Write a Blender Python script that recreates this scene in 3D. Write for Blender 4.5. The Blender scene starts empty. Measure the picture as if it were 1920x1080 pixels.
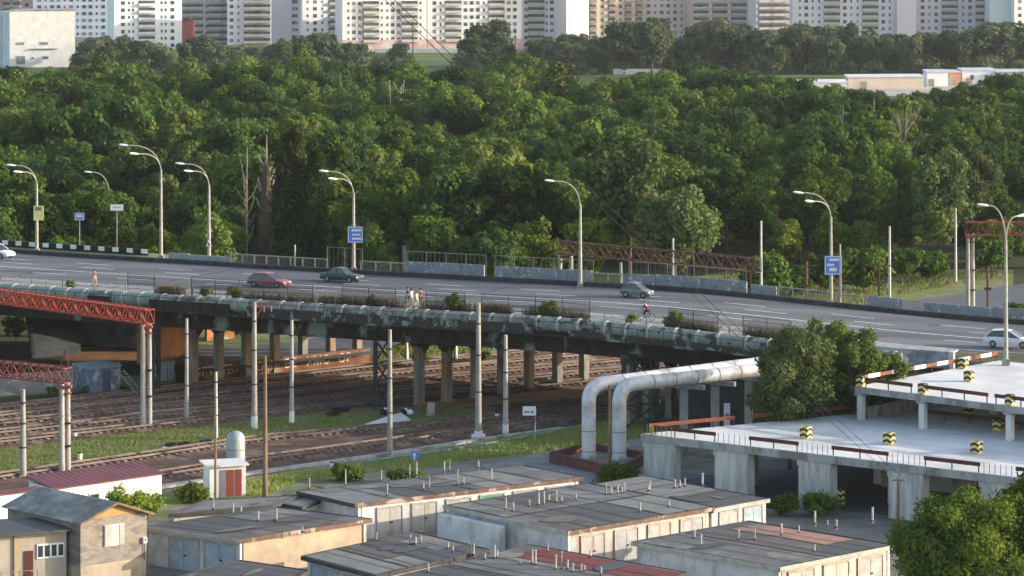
import bpy, bmesh, math, random
import numpy as np
from mathutils import Vector, Matrix
random.seed(7); rng = np.random.default_rng(7)
sc = bpy.context.scene
COL = sc.collection
PI = math.pi
# ------------------------------------------------------------------ camera model (metres; photo is 1920x1080)
F, H, YH = 5600.0, 44.0, -112.0
def G(px, py, z=0.0):
    """ground-plan point of a photo pixel lying at height z"""
    Y = F * (H - z) / (py - YH)
    return Vector(((px - 960) * Y / F, Y, z))
def PX(p):
    return 960 + p[0] * F / p[1], YH + F * (H - p[2]) / p[1]
# ------------------------------------------------------------------ materials
MATS = {}
def mat(name, c1, c2=None, scale=1.5, rough=0.9, stretch=(1, 1, 1), c3=None, s3=0.3, lo=0.4, hi=0.62, bump=0.0, metal=0.0, lo3=0.52, hi3=0.6, var=0.0, rot=0.0):
    if name in MATS: return MATS[name]
    m = bpy.data.materials.new(name); m.use_nodes = True
    nt = m.node_tree; N = nt.nodes; L = nt.links
    b = N['Principled BSDF']; b.inputs['Roughness'].default_value = rough; b.inputs['Metallic'].default_value = metal
    if 'Specular IOR Level' in b.inputs: b.inputs['Specular IOR Level'].default_value = 0.35 if rough < 0.6 else 0.15
    if c2 is None:
        c2 = tuple(v * 0.82 for v in c1)
    tc = N.new('ShaderNodeTexCoord'); mp = N.new('ShaderNodeMapping'); mp.inputs['Scale'].default_value = stretch; mp.inputs['Rotation'].default_value = (0, 0, rot)
    L.new(tc.outputs['Object'], mp.inputs['Vector'])
    def noise(sc_, det=5):
        n = N.new('ShaderNodeTexNoise'); n.inputs['Scale'].default_value = sc_; n.inputs['Detail'].default_value = det; n.inputs['Roughness'].default_value = 0.62
        L.new(mp.outputs[0], n.inputs['Vector']); return n
    n1 = noise(scale)
    r = N.new('ShaderNodeValToRGB'); r.color_ramp.elements[0].position = lo; r.color_ramp.elements[1].position = hi
    r.color_ramp.elements[0].color = (*c1, 1); r.color_ramp.elements[1].color = (*c2, 1)
    L.new(n1.outputs['Fac'], r.inputs['Fac']); out = r.outputs['Color']
    if c3 is not None:
        n3 = noise(s3, 6); r3 = N.new('ShaderNodeValToRGB'); r3.color_ramp.elements[0].position = lo3; r3.color_ramp.elements[1].position = hi3
        L.new(n3.outputs['Fac'], r3.inputs['Fac'])
        mx = N.new('ShaderNodeMix'); mx.data_type = 'RGBA'
        L.new(r3.outputs['Color'], mx.inputs[0]); L.new(out, mx.inputs[6]); mx.inputs[7].default_value = (*c3, 1); out = mx.outputs[2]
    if var > 0:
        oi = N.new('ShaderNodeObjectInfo'); ml = N.new('ShaderNodeMath'); ml.operation = 'MULTIPLY_ADD'
        L.new(oi.outputs['Random'], ml.inputs[0]); ml.inputs[1].default_value = 2 * var; ml.inputs[2].default_value = 1 - var
        hs = N.new('ShaderNodeHueSaturation'); L.new(ml.outputs[0], hs.inputs['Value']); L.new(out, hs.inputs['Color']); out = hs.outputs[0]
    L.new(out, b.inputs['Base Color'])
    if bump > 0:
        bp = N.new('ShaderNodeBump'); bp.inputs['Strength'].default_value = bump; bp.inputs['Distance'].default_value = 0.05
        nb = noise(scale * 4); L.new(nb.outputs['Fac'], bp.inputs['Height']); L.new(bp.outputs[0], b.inputs['Normal'])
    MATS[name] = m; return m
def leafmat(name, a, b_, c=None, trans=0.3):
    if name in MATS: return MATS[name]
    m = bpy.data.materials.new(name); m.use_nodes = True
    nt = m.node_tree; N = nt.nodes; L = nt.links; N.clear()
    o = N.new('ShaderNodeOutputMaterial'); d = N.new('ShaderNodeBsdfDiffuse'); t = N.new('ShaderNodeBsdfTranslucent'); mx = N.new('ShaderNodeMixShader')
    mx.inputs[0].default_value = trans
    tc = N.new('ShaderNodeTexCoord'); n = N.new('ShaderNodeTexNoise'); n.inputs['Scale'].default_value = 0.55; n.inputs['Detail'].default_value = 4; n.inputs['Roughness'].default_value = 0.7
    L.new(tc.outputs['Object'], n.inputs['Vector'])
    r = N.new('ShaderNodeValToRGB'); r.color_ramp.elements[0].position = 0.36; r.color_ramp.elements[1].position = 0.64
    r.color_ramp.elements[0].color = (*a, 1); r.color_ramp.elements[1].color = (*b_, 1)
    L.new(n.outputs['Fac'], r.inputs[0])
    oi = N.new('ShaderNodeObjectInfo')
    m2 = N.new('ShaderNodeMix'); m2.data_type = 'RGBA'; c = c or (b_[0] * 1.15, b_[1] * 0.95, b_[2] * 0.8)
    f2 = N.new('ShaderNodeMath'); f2.operation = 'MULTIPLY'; f2.inputs[1].default_value = 0.75; L.new(oi.outputs['Random'], f2.inputs[0])
    L.new(f2.outputs[0], m2.inputs[0]); L.new(r.outputs[0], m2.inputs[6]); m2.inputs[7].default_value = (*c, 1)
    hs = N.new('ShaderNodeHueSaturation')
    wn = N.new('ShaderNodeTexWhiteNoise'); wn.noise_dimensions = '1D'; L.new(oi.outputs['Random'], wn.inputs['W'])
    v = N.new('ShaderNodeMath'); v.operation = 'MULTIPLY_ADD'; v.inputs[1].default_value = 0.75; v.inputs[2].default_value = 0.62; L.new(wn.outputs['Value'], v.inputs[0])
    L.new(v.outputs[0], hs.inputs['Value']); L.new(m2.outputs[2], hs.inputs['Color'])
    L.new(hs.outputs[0], d.inputs[0]); L.new(hs.outputs[0], t.inputs[0])
    L.new(d.outputs[0], mx.inputs[1]); L.new(t.outputs[0], mx.inputs[2]); L.new(mx.outputs[0], o.inputs[0])
    MATS[name] = m; return m
def glassmat(name, col, rough=0.12):
    m = mat(name, col, tuple(v * 0.6 for v in col), 0.8, rough); m.node_tree.nodes['Principled BSDF'].inputs['Specular IOR Level'].default_value = 0.6; return m
def hazardmat():
    if 'hazard' in MATS: return MATS['hazard']
    m = bpy.data.materials.new('hazard_stripes'); m.use_nodes = True; N = m.node_tree.nodes; L = m.node_tree.links; b = N['Principled BSDF']; b.inputs['Roughness'].default_value = 0.7
    tc = N.new('ShaderNodeTexCoord'); sp = N.new('ShaderNodeSeparateXYZ'); L.new(tc.outputs['Object'], sp.inputs[0])
    def mth(op, a, b2=None):
        n = N.new('ShaderNodeMath'); n.operation = op
        for i, v in enumerate((a, b2)):
            if v is None: continue
            if isinstance(v, (int, float)): n.inputs[i].default_value = v
            else: L.new(v, n.inputs[i])
        return n.outputs[0]
    ax = mth('ABSOLUTE', sp.outputs[0]); ay = mth('ABSOLUTE', sp.outputs[1])
    s = mth('ADD', ax, ay); s = mth('MULTIPLY', s, 0.45); z = mth('ADD', sp.outputs[2], s)
    fr = mth('FRACT', mth('MULTIPLY', z, 2.3)); st = mth('GREATER_THAN', fr, 0.5)
    mx = N.new('ShaderNodeMix'); mx.data_type = 'RGBA'; L.new(st, mx.inputs[0]); mx.inputs[6].default_value = (0.02, 0.02, 0.02, 1); mx.inputs[7].default_value = (0.62, 0.5, 0.16, 1)
    L.new(mx.outputs[2], b.inputs['Base Color']); MATS['hazard'] = m; return m

asphalt = mat('asphalt', (0.115, 0.118, 0.128), (0.09, 0.093, 0.102), 0.5, 0.8, c3=(0.145, 0.147, 0.155), s3=0.08, lo3=0.45, hi3=0.65)
roadm = mat('road_asphalt', (0.125, 0.128, 0.138), (0.088, 0.091, 0.1), 1.0, 0.8, stretch=(.03, .55, 1), rot=math.radians(29), c3=(0.155, 0.157, 0.165), s3=0.35, lo3=.5, hi3=.62)
roadpaint = mat('road_paint', (0.72, 0.72, 0.7), (0.5, 0.5, 0.5), 2.0, 0.8)
concrete = mat('concrete', (0.34, 0.34, 0.33), (0.25, 0.25, 0.245), 1.2, 0.9, stretch=(1, 1, 0.35), c3=(0.19, 0.185, 0.175), s3=0.6, bump=0.15)
concpole = mat('pole_concrete', (0.36, 0.345, 0.315), (0.26, 0.25, 0.23), 2.5, 0.9, stretch=(1, 1, .3), var=0.15)
conclight = mat('pale_concrete', (0.66, 0.65, 0.64), (0.56, 0.555, 0.55), 0.35, 0.9, c3=(0.46, 0.45, 0.435), s3=0.12, lo3=.5, hi3=.74, bump=.05)
concshut = mat('board_marked_concrete', (0.42, 0.42, 0.40), (0.30, 0.30, 0.285), 1.6, 0.9, stretch=(2.2, 2.2, .25), c3=(0.5, 0.49, 0.46), s3=0.5, bump=.2)
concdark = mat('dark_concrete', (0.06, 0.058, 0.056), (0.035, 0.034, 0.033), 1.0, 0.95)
pierm = mat('pier_concrete', (0.25, 0.235, 0.215), (0.16, 0.145, 0.13), 1.4, 0.95, stretch=(1, 1, .4), c3=(0.27, 0.165, 0.10), s3=0.7, bump=.2)
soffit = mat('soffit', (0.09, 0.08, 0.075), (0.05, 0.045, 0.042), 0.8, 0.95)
girdm = mat('rusted_girder', (0.05, 0.04, 0.036), (0.028, 0.022, 0.02), 1.3, 0.85, stretch=(.8, .8, .5), c3=(0.20, 0.25, 0.22), s3=0.42, lo3=.56, hi3=.64)
graff = mat('painted_panel', (0.24, 0.25, 0.27), (0.17, 0.18, 0.2), 1.1, 0.9, c3=(0.42, 0.46, 0.55), s3=1.4, lo3=.58, hi3=.62)
pipegreen = mat('green_pipe_paint', (0.235, 0.295, 0.26), (0.17, 0.225, 0.195), 1.2, 0.75, c3=(0.28, 0.285, 0.255), s3=.6)
peel = mat('peeling_cover', (0.065, 0.052, 0.047), (0.035, 0.028, 0.026), 1.3, 0.9, stretch=(1, 1, .7), c3=(0.23, 0.255, 0.23), s3=1.3, lo3=.54, hi3=.6)
pipegrey = mat('weathered_pipe', (0.27, 0.27, 0.24), (0.16, 0.165, 0.145), 1.6, 0.85, c3=(0.10, 0.085, 0.07), s3=1.1, lo3=.5, hi3=.6)
strapm = mat('pale_strap', (0.48, 0.46, 0.40), (0.3, 0.28, 0.24), 2, 0.8)
silver = mat('pipe_insulation', (0.62, 0.62, 0.62), (0.5, 0.5, 0.5), 0.8, 0.5, metal=.12, c3=(0.38, .36, .34), s3=.5, bump=.1)
redsteel = mat('red_steel', (0.36, 0.075, 0.05), (0.24, 0.05, 0.035), 1.5, 0.75)
rust = mat('rust_steel', (0.14, 0.07, 0.05), (0.09, 0.05, 0.04), 1.2, 0.9)
rail_red = mat('guard_rail_red', (0.13, 0.05, 0.04), (0.09, 0.035, 0.03), 1.5, 0.8)
rail_rust = mat('guard_rail_rust', (0.19, 0.058, 0.034), (0.125, 0.045, 0.03), 1.2, 0.8)
darksteel = mat('dark_steel', (0.045, 0.045, 0.048), (0.03, 0.028, 0.028), 2, 0.7)
steelgrey = mat('grey_steel', (0.28, 0.285, 0.29), (0.2, 0.2, 0.2), 1.5, 0.6)
white = mat('white_paint', (0.74, 0.74, 0.72), (0.62, 0.61, 0.59), 0.8, 0.8)
whitewall = mat('white_wall', (0.72, 0.70, 0.68), (0.62, 0.60, 0.58), 0.5, 0.85)
black = mat('black_rubber', (0.02, 0.02, 0.02), None, 2, 0.8)
lamphead = mat('lamp_glass', (0.75, 0.76, 0.78), (0.66, 0.67, 0.7), 2, 0.35)
wood = mat('weathered_wood', (0.21, 0.15, 0.095), (0.14, 0.10, 0.065), 2, 0.9, stretch=(1, 1, .2))
signblue = mat('sign_blue', (0.09, 0.2, 0.55), (0.08, 0.18, 0.5), 1, 0.5)
signwhite = mat('sign_white', (0.78, 0.78, 0.76), (0.7, 0.7, 0.68), 1, 0.5)
signyellow = mat('sign_yellow', (0.72, 0.66, 0.28), (0.62, 0.56, 0.22), 1, 0.5)
railsteel = mat('rail_steel', (0.26, 0.20, 0.17), (0.16, 0.115, 0.095), 0.4, 0.36, metal=.6)
sleeper_m = mat('sleeper', (0.19, 0.145, 0.12), (0.10, 0.07, 0.055), 1.5, 0.95, c3=(.26, .22, .19), s3=.7)
ballast = mat('ballast', (0.12, 0.075, 0.056), (0.07, 0.044, 0.034), 0.9, 0.98, c3=(0.16, 0.13, 0.11), s3=0.25, bump=.4)
dirt = mat('bare_dirt', (0.30, 0.165, 0.08), (0.21, 0.115, 0.06), 0.4, 0.98, bump=.3)  # real soil, its orange deepened to stand in for sunlight under the bridge
greydirt = mat('yard_ground', (0.20, 0.185, 0.165), (0.14, 0.13, 0.115), 0.3, 0.98, c3=(0.11, 0.125, 0.06), s3=0.15, bump=.3)
grassm = mat('grass_ground', (0.15, 0.215, 0.045), (0.115, 0.16, 0.035), 0.5, 0.98, c3=(0.21, 0.18, 0.12), s3=0.22, lo3=.47, hi3=.58, bump=.5)
meadow = mat('meadow', (0.12, 0.16, 0.05), (0.08, 0.115, 0.04), 0.06, 0.98)
forestfloor = mat('forest_floor', (0.06, 0.075, 0.03), (0.045, 0.05, 0.025), 0.1, 0.98, c3=(.09, .08, .05), s3=.03)
bark = mat('bark', (0.13, 0.105, 0.08), (0.08, 0.065, 0.05), 2, 0.95, stretch=(1, 1, .3))
deadbark = mat('dead_bark', (0.30, 0.25, 0.20), (0.20, 0.155, 0.12), 1.5, 0.95, stretch=(1, 1, .3))
palebark = mat('pale_dead_wood', (0.48, 0.45, 0.40), (0.36, 0.33, 0.29), 1.5, 0.95)
skin = mat('skin', (0.50, 0.31, 0.23), (0.46, 0.28, 0.2), 3, 0.6)
hairm = mat('hair', (0.03, 0.022, 0.018), None, 3, 0.7)
glass = glassmat('window_glass', (0.05, 0.06, 0.075))
carglass = glassmat('car_glass', (0.03, 0.035, 0.045), .08)
tin = mat('corrugated_roof', (0.22, 0.22, 0.20), (0.15, 0.15, 0.135), 1.2, 0.85, stretch=(1, 1, 1), c3=(.30, .29, .27), s3=.5)
# ------------------------------------------------------------------ mesh builder
ORG = {}
class MB:
    def __init__(s): s.v = []; s.f = []
    def add(s, vs, fs):
        o = len(s.v); s.v += [tuple(v) for v in vs]; s.f += [tuple(i + o for i in f) for f in fs]; return s
    def hexa(s, p):     # 8 points: bottom 4, top 4
        return s.add(p, [(3, 2, 1, 0), (4, 5, 6, 7), (0, 1, 5, 4), (1, 2, 6, 5), (2, 3, 7, 6), (3, 0, 4, 7)])
    def box(s, c, h, ax=None):
        c = Vector(c); ax = ax or (Vector((1, 0, 0)), Vector((0, 1, 0)), Vector((0, 0, 1)))
        a, b, d = [Vector(ax[i]) * h[i] for i in range(3)]
        return s.hexa([c - a - b - d, c + a - b - d, c + a + b - d, c - a + b - d, c - a - b + d, c + a - b + d, c + a + b + d, c - a + b + d])
    def bar(s, p, q, w, t=None):   # square bar between two points
        p, q = Vector(p), Vector(q); d = (q - p)
        if d.length < 1e-6: return s
        d.normalize(); up = Vector((0, 0, 1)) if abs(d.z) < 0.95 else Vector((0, 1, 0))
        x = d.cross(up).normalized(); y = x.cross(d).normalized(); t = t or w
        return s.box((p + q) / 2, (w / 2, (q - p).length / 2, t / 2), (x, d, y))
    def tube(s, pts, rads, n=8, cap=True):
        pts = [Vector(p) for p in pts]
        if not isinstance(rads, (list, tuple)): rads = [rads] * len(pts)
        o = len(s.v); prev = None
        for i, p in enumerate(pts):
            d = (pts[min(i + 1, len(pts) - 1)] - pts[max(i - 1, 0)]).normalized()
            if prev is None:
                up = Vector((0, 0, 1)) if abs(d.z) < 0.9 else Vector((0, 1, 0)); x = d.cross(up).normalized()
            else: x = (prev - d * prev.dot(d)).normalized()
            prev = x; y = d.cross(x)
            for k in range(n):
                a = 2 * PI * k / n; s.v.append(tuple(p + (x * math.cos(a) + y * math.sin(a)) * rads[i]))
        for i in range(len(pts) - 1):
            for k in range(n):
                a, b = o + i * n + k, o + i * n + (k + 1) % n; s.f.append((a, b, b + n, a + n))
        if cap:
            s.f.append(tuple(o + k for k in reversed(range(n)))); e = o + (len(pts) - 1) * n; s.f.append(tuple(e + k for k in range(n)))
        return s
    def prism(s, poly, z0, z1):
        n = len(poly); z0 = z0 if isinstance(z0, (list, tuple)) else [z0] * n; z1 = z1 if isinstance(z1, (list, tuple)) else [z1] * n
        vs = [(p[0], p[1], z) for p, z in zip(poly, z0)] + [(p[0], p[1], z) for p, z in zip(poly, z1)]
        return s.add(vs, [tuple(reversed(range(n))), tuple(range(n, 2 * n))] + [(i, (i + 1) % n, (i + 1) % n + n, i + n) for i in range(n)])
    def sheet(s, poly):
        return s.add(poly, [tuple(range(len(poly)))])
    def lathe(s, c, prof, n=14):
        c = Vector(c); o = len(s.v)
        for r, z in prof:
            for k in range(n):
                a = 2 * PI * k / n; s.v.append((c.x + r * math.cos(a), c.y + r * math.sin(a), c.z + z))
        for i in range(len(prof) - 1):
            for k in range(n):
                a, b = o + i * n + k, o + i * n + (k + 1) % n; s.f.append((a, b, b + n, a + n))
        return s
    def build(s, name, m, parent=None, smooth=False, fix=True):
        off = Vector((0, 0, 0))
        if parent is not None: off = ORG.get(parent.name, off)
        me = bpy.data.meshes.new(name); me.from_pydata([(v[0] - off.x, v[1] - off.y, v[2] - off.z) for v in s.v], [], s.f)
        if fix and len(s.f) < 60000:
            bm = bmesh.new(); bm.from_mesh(me); bmesh.ops.recalc_face_normals(bm, faces=bm.faces); bm.to_mesh(me); bm.free()
        me.materials.append(m)
        if smooth:
            me.polygons.foreach_set('use_smooth', [True] * len(me.polygons))
            try: me.set_sharp_from_angle(angle=math.radians(40))
            except Exception: pass
        me.update()
        o = bpy.data.objects.new(name, me); COL.objects.link(o)
        if parent is not None: o.parent = parent; ORG[o.name] = off
        return o
def tag(o, label=None, cat=None, group=None, kind=None):
    if label: o['label'] = label
    if cat: o['category'] = cat
    if group: o['group'] = group
    if kind: o['kind'] = kind
    return o
def thing(name, label, cat, loc=(0, 0, 0), group=None, rotz=0.0):
    o = bpy.data.objects.new(name, None); COL.objects.link(o); o.location = loc; o.rotation_euler = (0, 0, rotz)
    o.empty_display_size = 0.2
    ORG[o.name] = Vector(loc) if rotz == 0.0 else Vector((0, 0, 0))
    return tag(o, label, cat, group)
def local(name, label, cat, loc, rotz=0.0, group=None):   # parts given in local coordinates
    o = thing(name, label, cat, loc, group, rotz); ORG[o.name] = Vector((0, 0, 0)); return o
def dup(root, loc, rotz=None, scale=None, label=None, group=None):
    r = root.copy(); COL.objects.link(r); r.location = loc; ORG[r.name] = Vector((0, 0, 0))
    if rotz is not None: r.rotation_euler = (0, 0, rotz)
    if scale is not None: r.scale = (scale,) * 3 if isinstance(scale, (int, float)) else scale
    if label: r['label'] = label
    if group: r['group'] = group
    for ch in list(root.children):
        c = ch.copy(); COL.objects.link(c); c.parent = r
        for g in ch.children:
            d = g.copy(); COL.objects.link(d); d.parent = c
    return r
def struct(name, mb, m, **k):
    return tag(mb.build(name, m, **k), kind='structure')
def text(name, s, size, m, parent, loc, ux, uz, extrude=0.01):
    cu = bpy.data.curves.new(name, 'FONT'); cu.body = s; cu.size = size; cu.align_x = 'CENTER'; cu.align_y = 'CENTER'; cu.extrude = extrude
    cu.materials.append(m); o = bpy.data.objects.new(name, cu); COL.objects.link(o)
    ux = Vector(ux).normalized(); uz = Vector(uz).normalized(); n = ux.cross(uz)
    M = Matrix((ux, uz, n)).transposed().to_4x4(); M.translation = Vector(loc) - (ORG.get(parent.name, Vector()) if parent else Vector()); 
    if parent: o.parent = parent
    o.matrix_local = M
    return o
Z3 = Vector((0, 0, 1))
# ------------------------------------------------------------------ ground
g = MB(); g.sheet([(-900, -60, 0), (900, -60, 0), (900, 2600, 0), (-900, 2600, 0)]); struct('ground', g, forestfloor)
def patch(name, pts, m, z, kind='structure'):
    g = MB(); g.sheet([G(x, y, z) for x, y in pts]); o = g.build(name, m, fix=False)
    me = o.data
    if me.polygons[0].normal.z < 0: me.flip_normals()
    return tag(o, kind=kind)
patch('yard', [(-400, 905), (310, 893), (480, 880), (760, 850), (960, 815), (1200, 788), (1420, 770), (2400, 770), (2400, 1500), (-900, 1500)], greydirt, 0.004)
patch('grass_verge', [(300, 915), (480, 893), (735, 858), (960, 815), (1150, 786), (1420, 765), (1420, 800), (1205, 822), (1000, 852), (860, 868), (700, 888), (560, 905), (490, 935), (300, 950)], grassm, 0.008)
patch('path', [(1000, 852), (1205, 822), (1205, 905), (960, 905), (900, 872)], mat('grey_path', (.24, .23, .22), (.18, .175, .165), .5, .95), 0.012)
patch('railway_bed', [(-400, 798), (-400, 866), (300, 806), (540, 782), (700, 768), (830, 762), (960, 775), (1200, 762), (1500, 728), (1500, 640), (1900, 610), (1900, 585), (1200, 632), (700, 676), (330, 722)], ballast, 0.004)
patch('railway_bed', [(-400, 940), (310, 838), (480, 812), (960, 774), (1500, 728), (1500, 756), (1150, 783), (960, 808), (735, 852), (480, 892), (310, 918), (-400, 985)], ballast, 0.008)
patch('grass_strip', [(-400, 866), (300, 802), (540, 772), (700, 764), (830, 760), (960, 775), (735, 802), (480, 821), (310, 846), (-400, 950)], grassm, 0.012)
patch('dirt_ledge', [(340, 722), (700, 684), (720, 676), (690, 668), (360, 700)], dirt, 0.012)
patch('dirt_floor', [(800, 770), (1130, 742), (1140, 722), (1100, 712), (830, 742)], dirt, 0.016)
patch('grass_bank', [(-300, 770), (130, 735), (330, 718), (330, 700), (-300, 735)], grassm, 0.008)
patch('grass_bank', [(690, 678), (1200, 640), (1900, 588), (1900, 505), (1380, 505), (1100, 560), (300, 600), (300, 640), (520, 655)], grassm, 0.006)
patch('dirt_bank', [(120, 690), (300, 672), (300, 640), (180, 648), (120, 660)], dirt, 0.014)
patch('side_road', [(1560, 592), (1640, 575), (1940, 528), (2100, 505), (2100, 545), (1940, 570), (1800, 592), (1560, 625)], asphalt, 0.012)
patch('far_meadow', [(-200, 140), (2100, 146), (2100, 88), (-200, 84)], meadow, 0.05)
patch('dirt_lot', [(1330, 172), (2100, 190), (2100, 160), (1480, 152)], mat('pale_lot', (.42, .38, .33), (.33, .29, .25), .1, .95), 0.03)
# ------------------------------------------------------------------ the road and its bridge
ZR = 9.0
def DZ(x):
    t = min(1.0, max(0.0, (x - 12.0) / 40.0)); return -1.75 * t * t * (3 - 2 * t)
def GR(px, py, z=ZR):
    p = G(px, py, z)
    for _ in range(4): p = G(px, py, z + DZ(p.x))
    return p
fc = [GR(a, b) for a, b in [(-60, 471), (0, 474), (300, 486), (640, 509), (960, 531), (1280, 554), (1613, 580), (1920, 604), (2100, 618)]]
cf = np.polyfit([p.x for p in fc], [p.y for p in fc], 2)
XS = np.linspace(-120, 100, 881); YS = np.polyval(cf, XS)
SS = np.concatenate([[0], np.cumsum(np.hypot(np.diff(XS), np.diff(YS)))])
def road(s, off=0.0, z=ZR):
    x = float(np.interp(s, SS, XS)); y = float(np.polyval(cf, x)); d = Vector((1, float(2 * cf[0] * x + cf[1]), 0)).normalized()
    n = Vector((d.y, -d.x, 0))
    return Vector((x, y, z + DZ(x))) + n * off
def rdir(s):
    x = float(np.interp(s, SS, XS)); return Vector((1, float(2 * cf[0] * x + cf[1]), 0)).normalized()
def rnorm(s):
    d = rdir(s); return Vector((d.y, -d.x, 0))
SL = np.linspace(0, SS[-1], 1200)
def s_at(px, off, z=ZR):
    v = np.array([PX(road(s, off, z))[0] for s in SL]); return float(SL[np.abs(v - px).argmin()])
def ribbon(mb, s0, s1, o0, o1, z0, z1, step=5.0):
    n = max(1, int(math.ceil((s1 - s0) / step)))
    for i in range(n):
        a, b = s0 + (s1 - s0) * i / n, s0 + (s1 - s0) * (i + 1) / n
        q = [road(a, o0, 0), road(b, o0, 0), road(b, o1, 0), road(a, o1, 0)]
        mb.prism(q, [z0 + p.z for p in q], [z1 + p.z for p in q])
    return mb
def strip(mb, s0, s1, o0, o1, z, step=5.0):
    n = max(1, int(math.ceil((s1 - s0) / step))); vs = []; fs = []
    for i in range(n + 1):
        a = s0 + (s1 - s0) * i / n; vs += [road(a, o0, z), road(a, o1, z)]
    for i in range(n): fs.append((2 * i, 2 * i + 1, 2 * i + 3, 2 * i + 2))
    mb.add(vs, fs); return mb
S0, S1 = 2.0, SS[-1] - 2
SB0, SB1 = 2.0, s_at(1790, 22)        # the bridge proper
RW = 20.4                             # carriageway width
rb = MB(); strip(rb, S0, S1, 0.2, RW, ZR); struct('road', rb, roadm, fix=False)
mk = MB()
def dashes(off, phase, dash=4.2, gap=6.5, w=0.2):
    s = S0 + phase
    while s < S1 - dash: strip(mk, s, s + dash, off - w / 2, off + w / 2, ZR + 0.006); s += dash + gap
dashes(5.0, 1.0); dashes(8.1, 4.0); dashes(14.6, 2.5)
strip(mk, S0, S1, 11.32, 11.58, ZR + 0.006); strip(mk, S0, S1, 19.6, 19.72, ZR + 0.006)
struct('road_markings', mk, roadpaint, fix=False)
jm = MB(); tarm = mat('tar_joint', (.03, .03, .032), (.05, .05, .052), 1, .8)
for i in range(9): s_ = 8 + i * 16.5; strip(jm, s_, s_ + .22, .25, RW - .1, ZR + .004)
struct('road_joints', jm, tarm, fix=False)
jm = MB(); random.seed(4)
for i in range(16): s_ = random.uniform(5, SS[-1] - 12); o_ = random.uniform(1, 18); strip(jm, s_, s_ + random.uniform(2, 9), o_, o_ + random.uniform(.6, 2.4), ZR + .003, 2)
struct('road_patches', jm, mat('asphalt_patch', (.09, .092, .1), (.075, .077, .083), 1, .85), fix=False)
br = thing('road_bridge', 'long low road bridge on concrete columns crossing the railway tracks', 'bridge', road(80, 10, 0))
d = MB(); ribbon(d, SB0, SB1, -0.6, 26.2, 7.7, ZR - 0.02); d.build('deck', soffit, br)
k = MB(); ribbon(k, SB0, SS[-1] - 2, -0.5, 0.2, ZR - 0.5, ZR + 0.42); k.build('kerb', concdark, br)  # near-black tone puts the shadow on the kerb face into its colour
wk = MB(); ribbon(wk, SB0, SB1, RW, 26.3, ZR - 0.1, ZR + 0.15); wk.build('walkway', concrete, br)
gd = MB(); ribbon(gd, SB0, SB1, 26.6, 27.0, 6.35, 8.25, 4.0); ribbon(gd, SB0, SB1, 26.4, 27.25, 6.25, 6.36, 4.0); gd.build('edge_girder', girdm, br)
for o_ in (3, 9, 15, 21):
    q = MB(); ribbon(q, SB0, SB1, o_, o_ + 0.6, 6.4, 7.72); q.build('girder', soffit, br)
def bent(cols, w=0.42):
    pts = [G(x, y) for x, y in cols]
    for p in pts:
        m_ = MB(); m_.tube([p + Z3 * -.1, p + Z3 * 0.3, p + Z3 * 0.35, p + Z3 * 6.0], [w * 1.5, w * 1.5, w * 1.25, w * 1.25], 4); m_.build('column', pierm, br)
    a, b = pts[0], pts[-1]; dd = (b - a).normalized(); n = Vector((-dd.y, dd.x, 0))
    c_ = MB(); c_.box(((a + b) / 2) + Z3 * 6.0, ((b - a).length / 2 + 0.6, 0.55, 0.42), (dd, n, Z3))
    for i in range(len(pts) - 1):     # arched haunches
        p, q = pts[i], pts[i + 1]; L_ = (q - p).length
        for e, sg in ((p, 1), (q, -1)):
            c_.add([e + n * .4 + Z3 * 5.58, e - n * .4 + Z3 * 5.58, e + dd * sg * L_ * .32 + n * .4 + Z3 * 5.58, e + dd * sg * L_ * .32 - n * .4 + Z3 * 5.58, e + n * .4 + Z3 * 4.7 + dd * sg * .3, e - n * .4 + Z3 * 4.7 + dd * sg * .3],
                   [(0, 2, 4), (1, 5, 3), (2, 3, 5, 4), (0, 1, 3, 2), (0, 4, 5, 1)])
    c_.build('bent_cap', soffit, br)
bent([(362, 722), (410, 714), (462, 706), (515, 698), (568, 691), (620, 684), (670, 677)])
bent([(786, 759), (838, 753), (892, 746), (942, 739), (992, 731), (1045, 723), (1095, 716)])
bent([(1180, 797), (1215, 790), (1258, 783), (1313, 775), (1362, 768)])
# left abutment in graffiti covered brick, and the right one in dark concrete
brick = mat('brick_orange', (0.40, 0.19, 0.09), (0.30, 0.13, 0.065), 1.5, 0.95, c3=(0.32, 0.27, 0.30), s3=0.8, lo3=.58, hi3=.62)
def wallseg(mb, p, q, th, z0, z1):
    p, q = Vector((p[0], p[1], 0)), Vector((q[0], q[1], 0)); dd = (q - p).normalized(); n = Vector((-dd.y, dd.x, 0)) * th
    return mb.prism([p, q, q + n, p + n], z0, z1)
ab = MB(); wallseg(ab, G(298, 690), G(350, 684), 4, 0, 6.4); ab.build('brick_abutment', brick, br)
ab3 = MB(); ribbon(ab3, s_at(128, 4), s_at(330, 4), 1.5, 3.5, -.2, 7.6); ab3.build('abutment', mat('abutment_grey', (.10, .10, .105), (.06, .06, .065), .6, .95, c3=(.15, .16, .18), s3=.4), br)
ab2 = MB(); ribbon(ab2, s_at(1268, 26), SB1, 2, 25.5, -.2, 7.7); ab2.build('abutment', concdark, br)
rw = thing('retaining_wall', 'low retaining wall daubed with white letters between the bridge columns', 'wall', G(530, 705))
wm = MB(); wallseg(wm, G(352, 716), G(694, 680), 0.5, 0, 1.5); wm.build('wall', mat('stained_wall', (0.22, 0.12, 0.07), (0.13, 0.07, 0.045), .8, .95), rw)
pa, pb = G(352, 716), G(694, 680); wd = (pb - pa).normalized(); wn_ = Vector((wd.y, -wd.x, 0))
letter = mat('whitewash', (0.72, 0.62, 0.50), (0.6, 0.5, 0.4), 3, .9)
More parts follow.
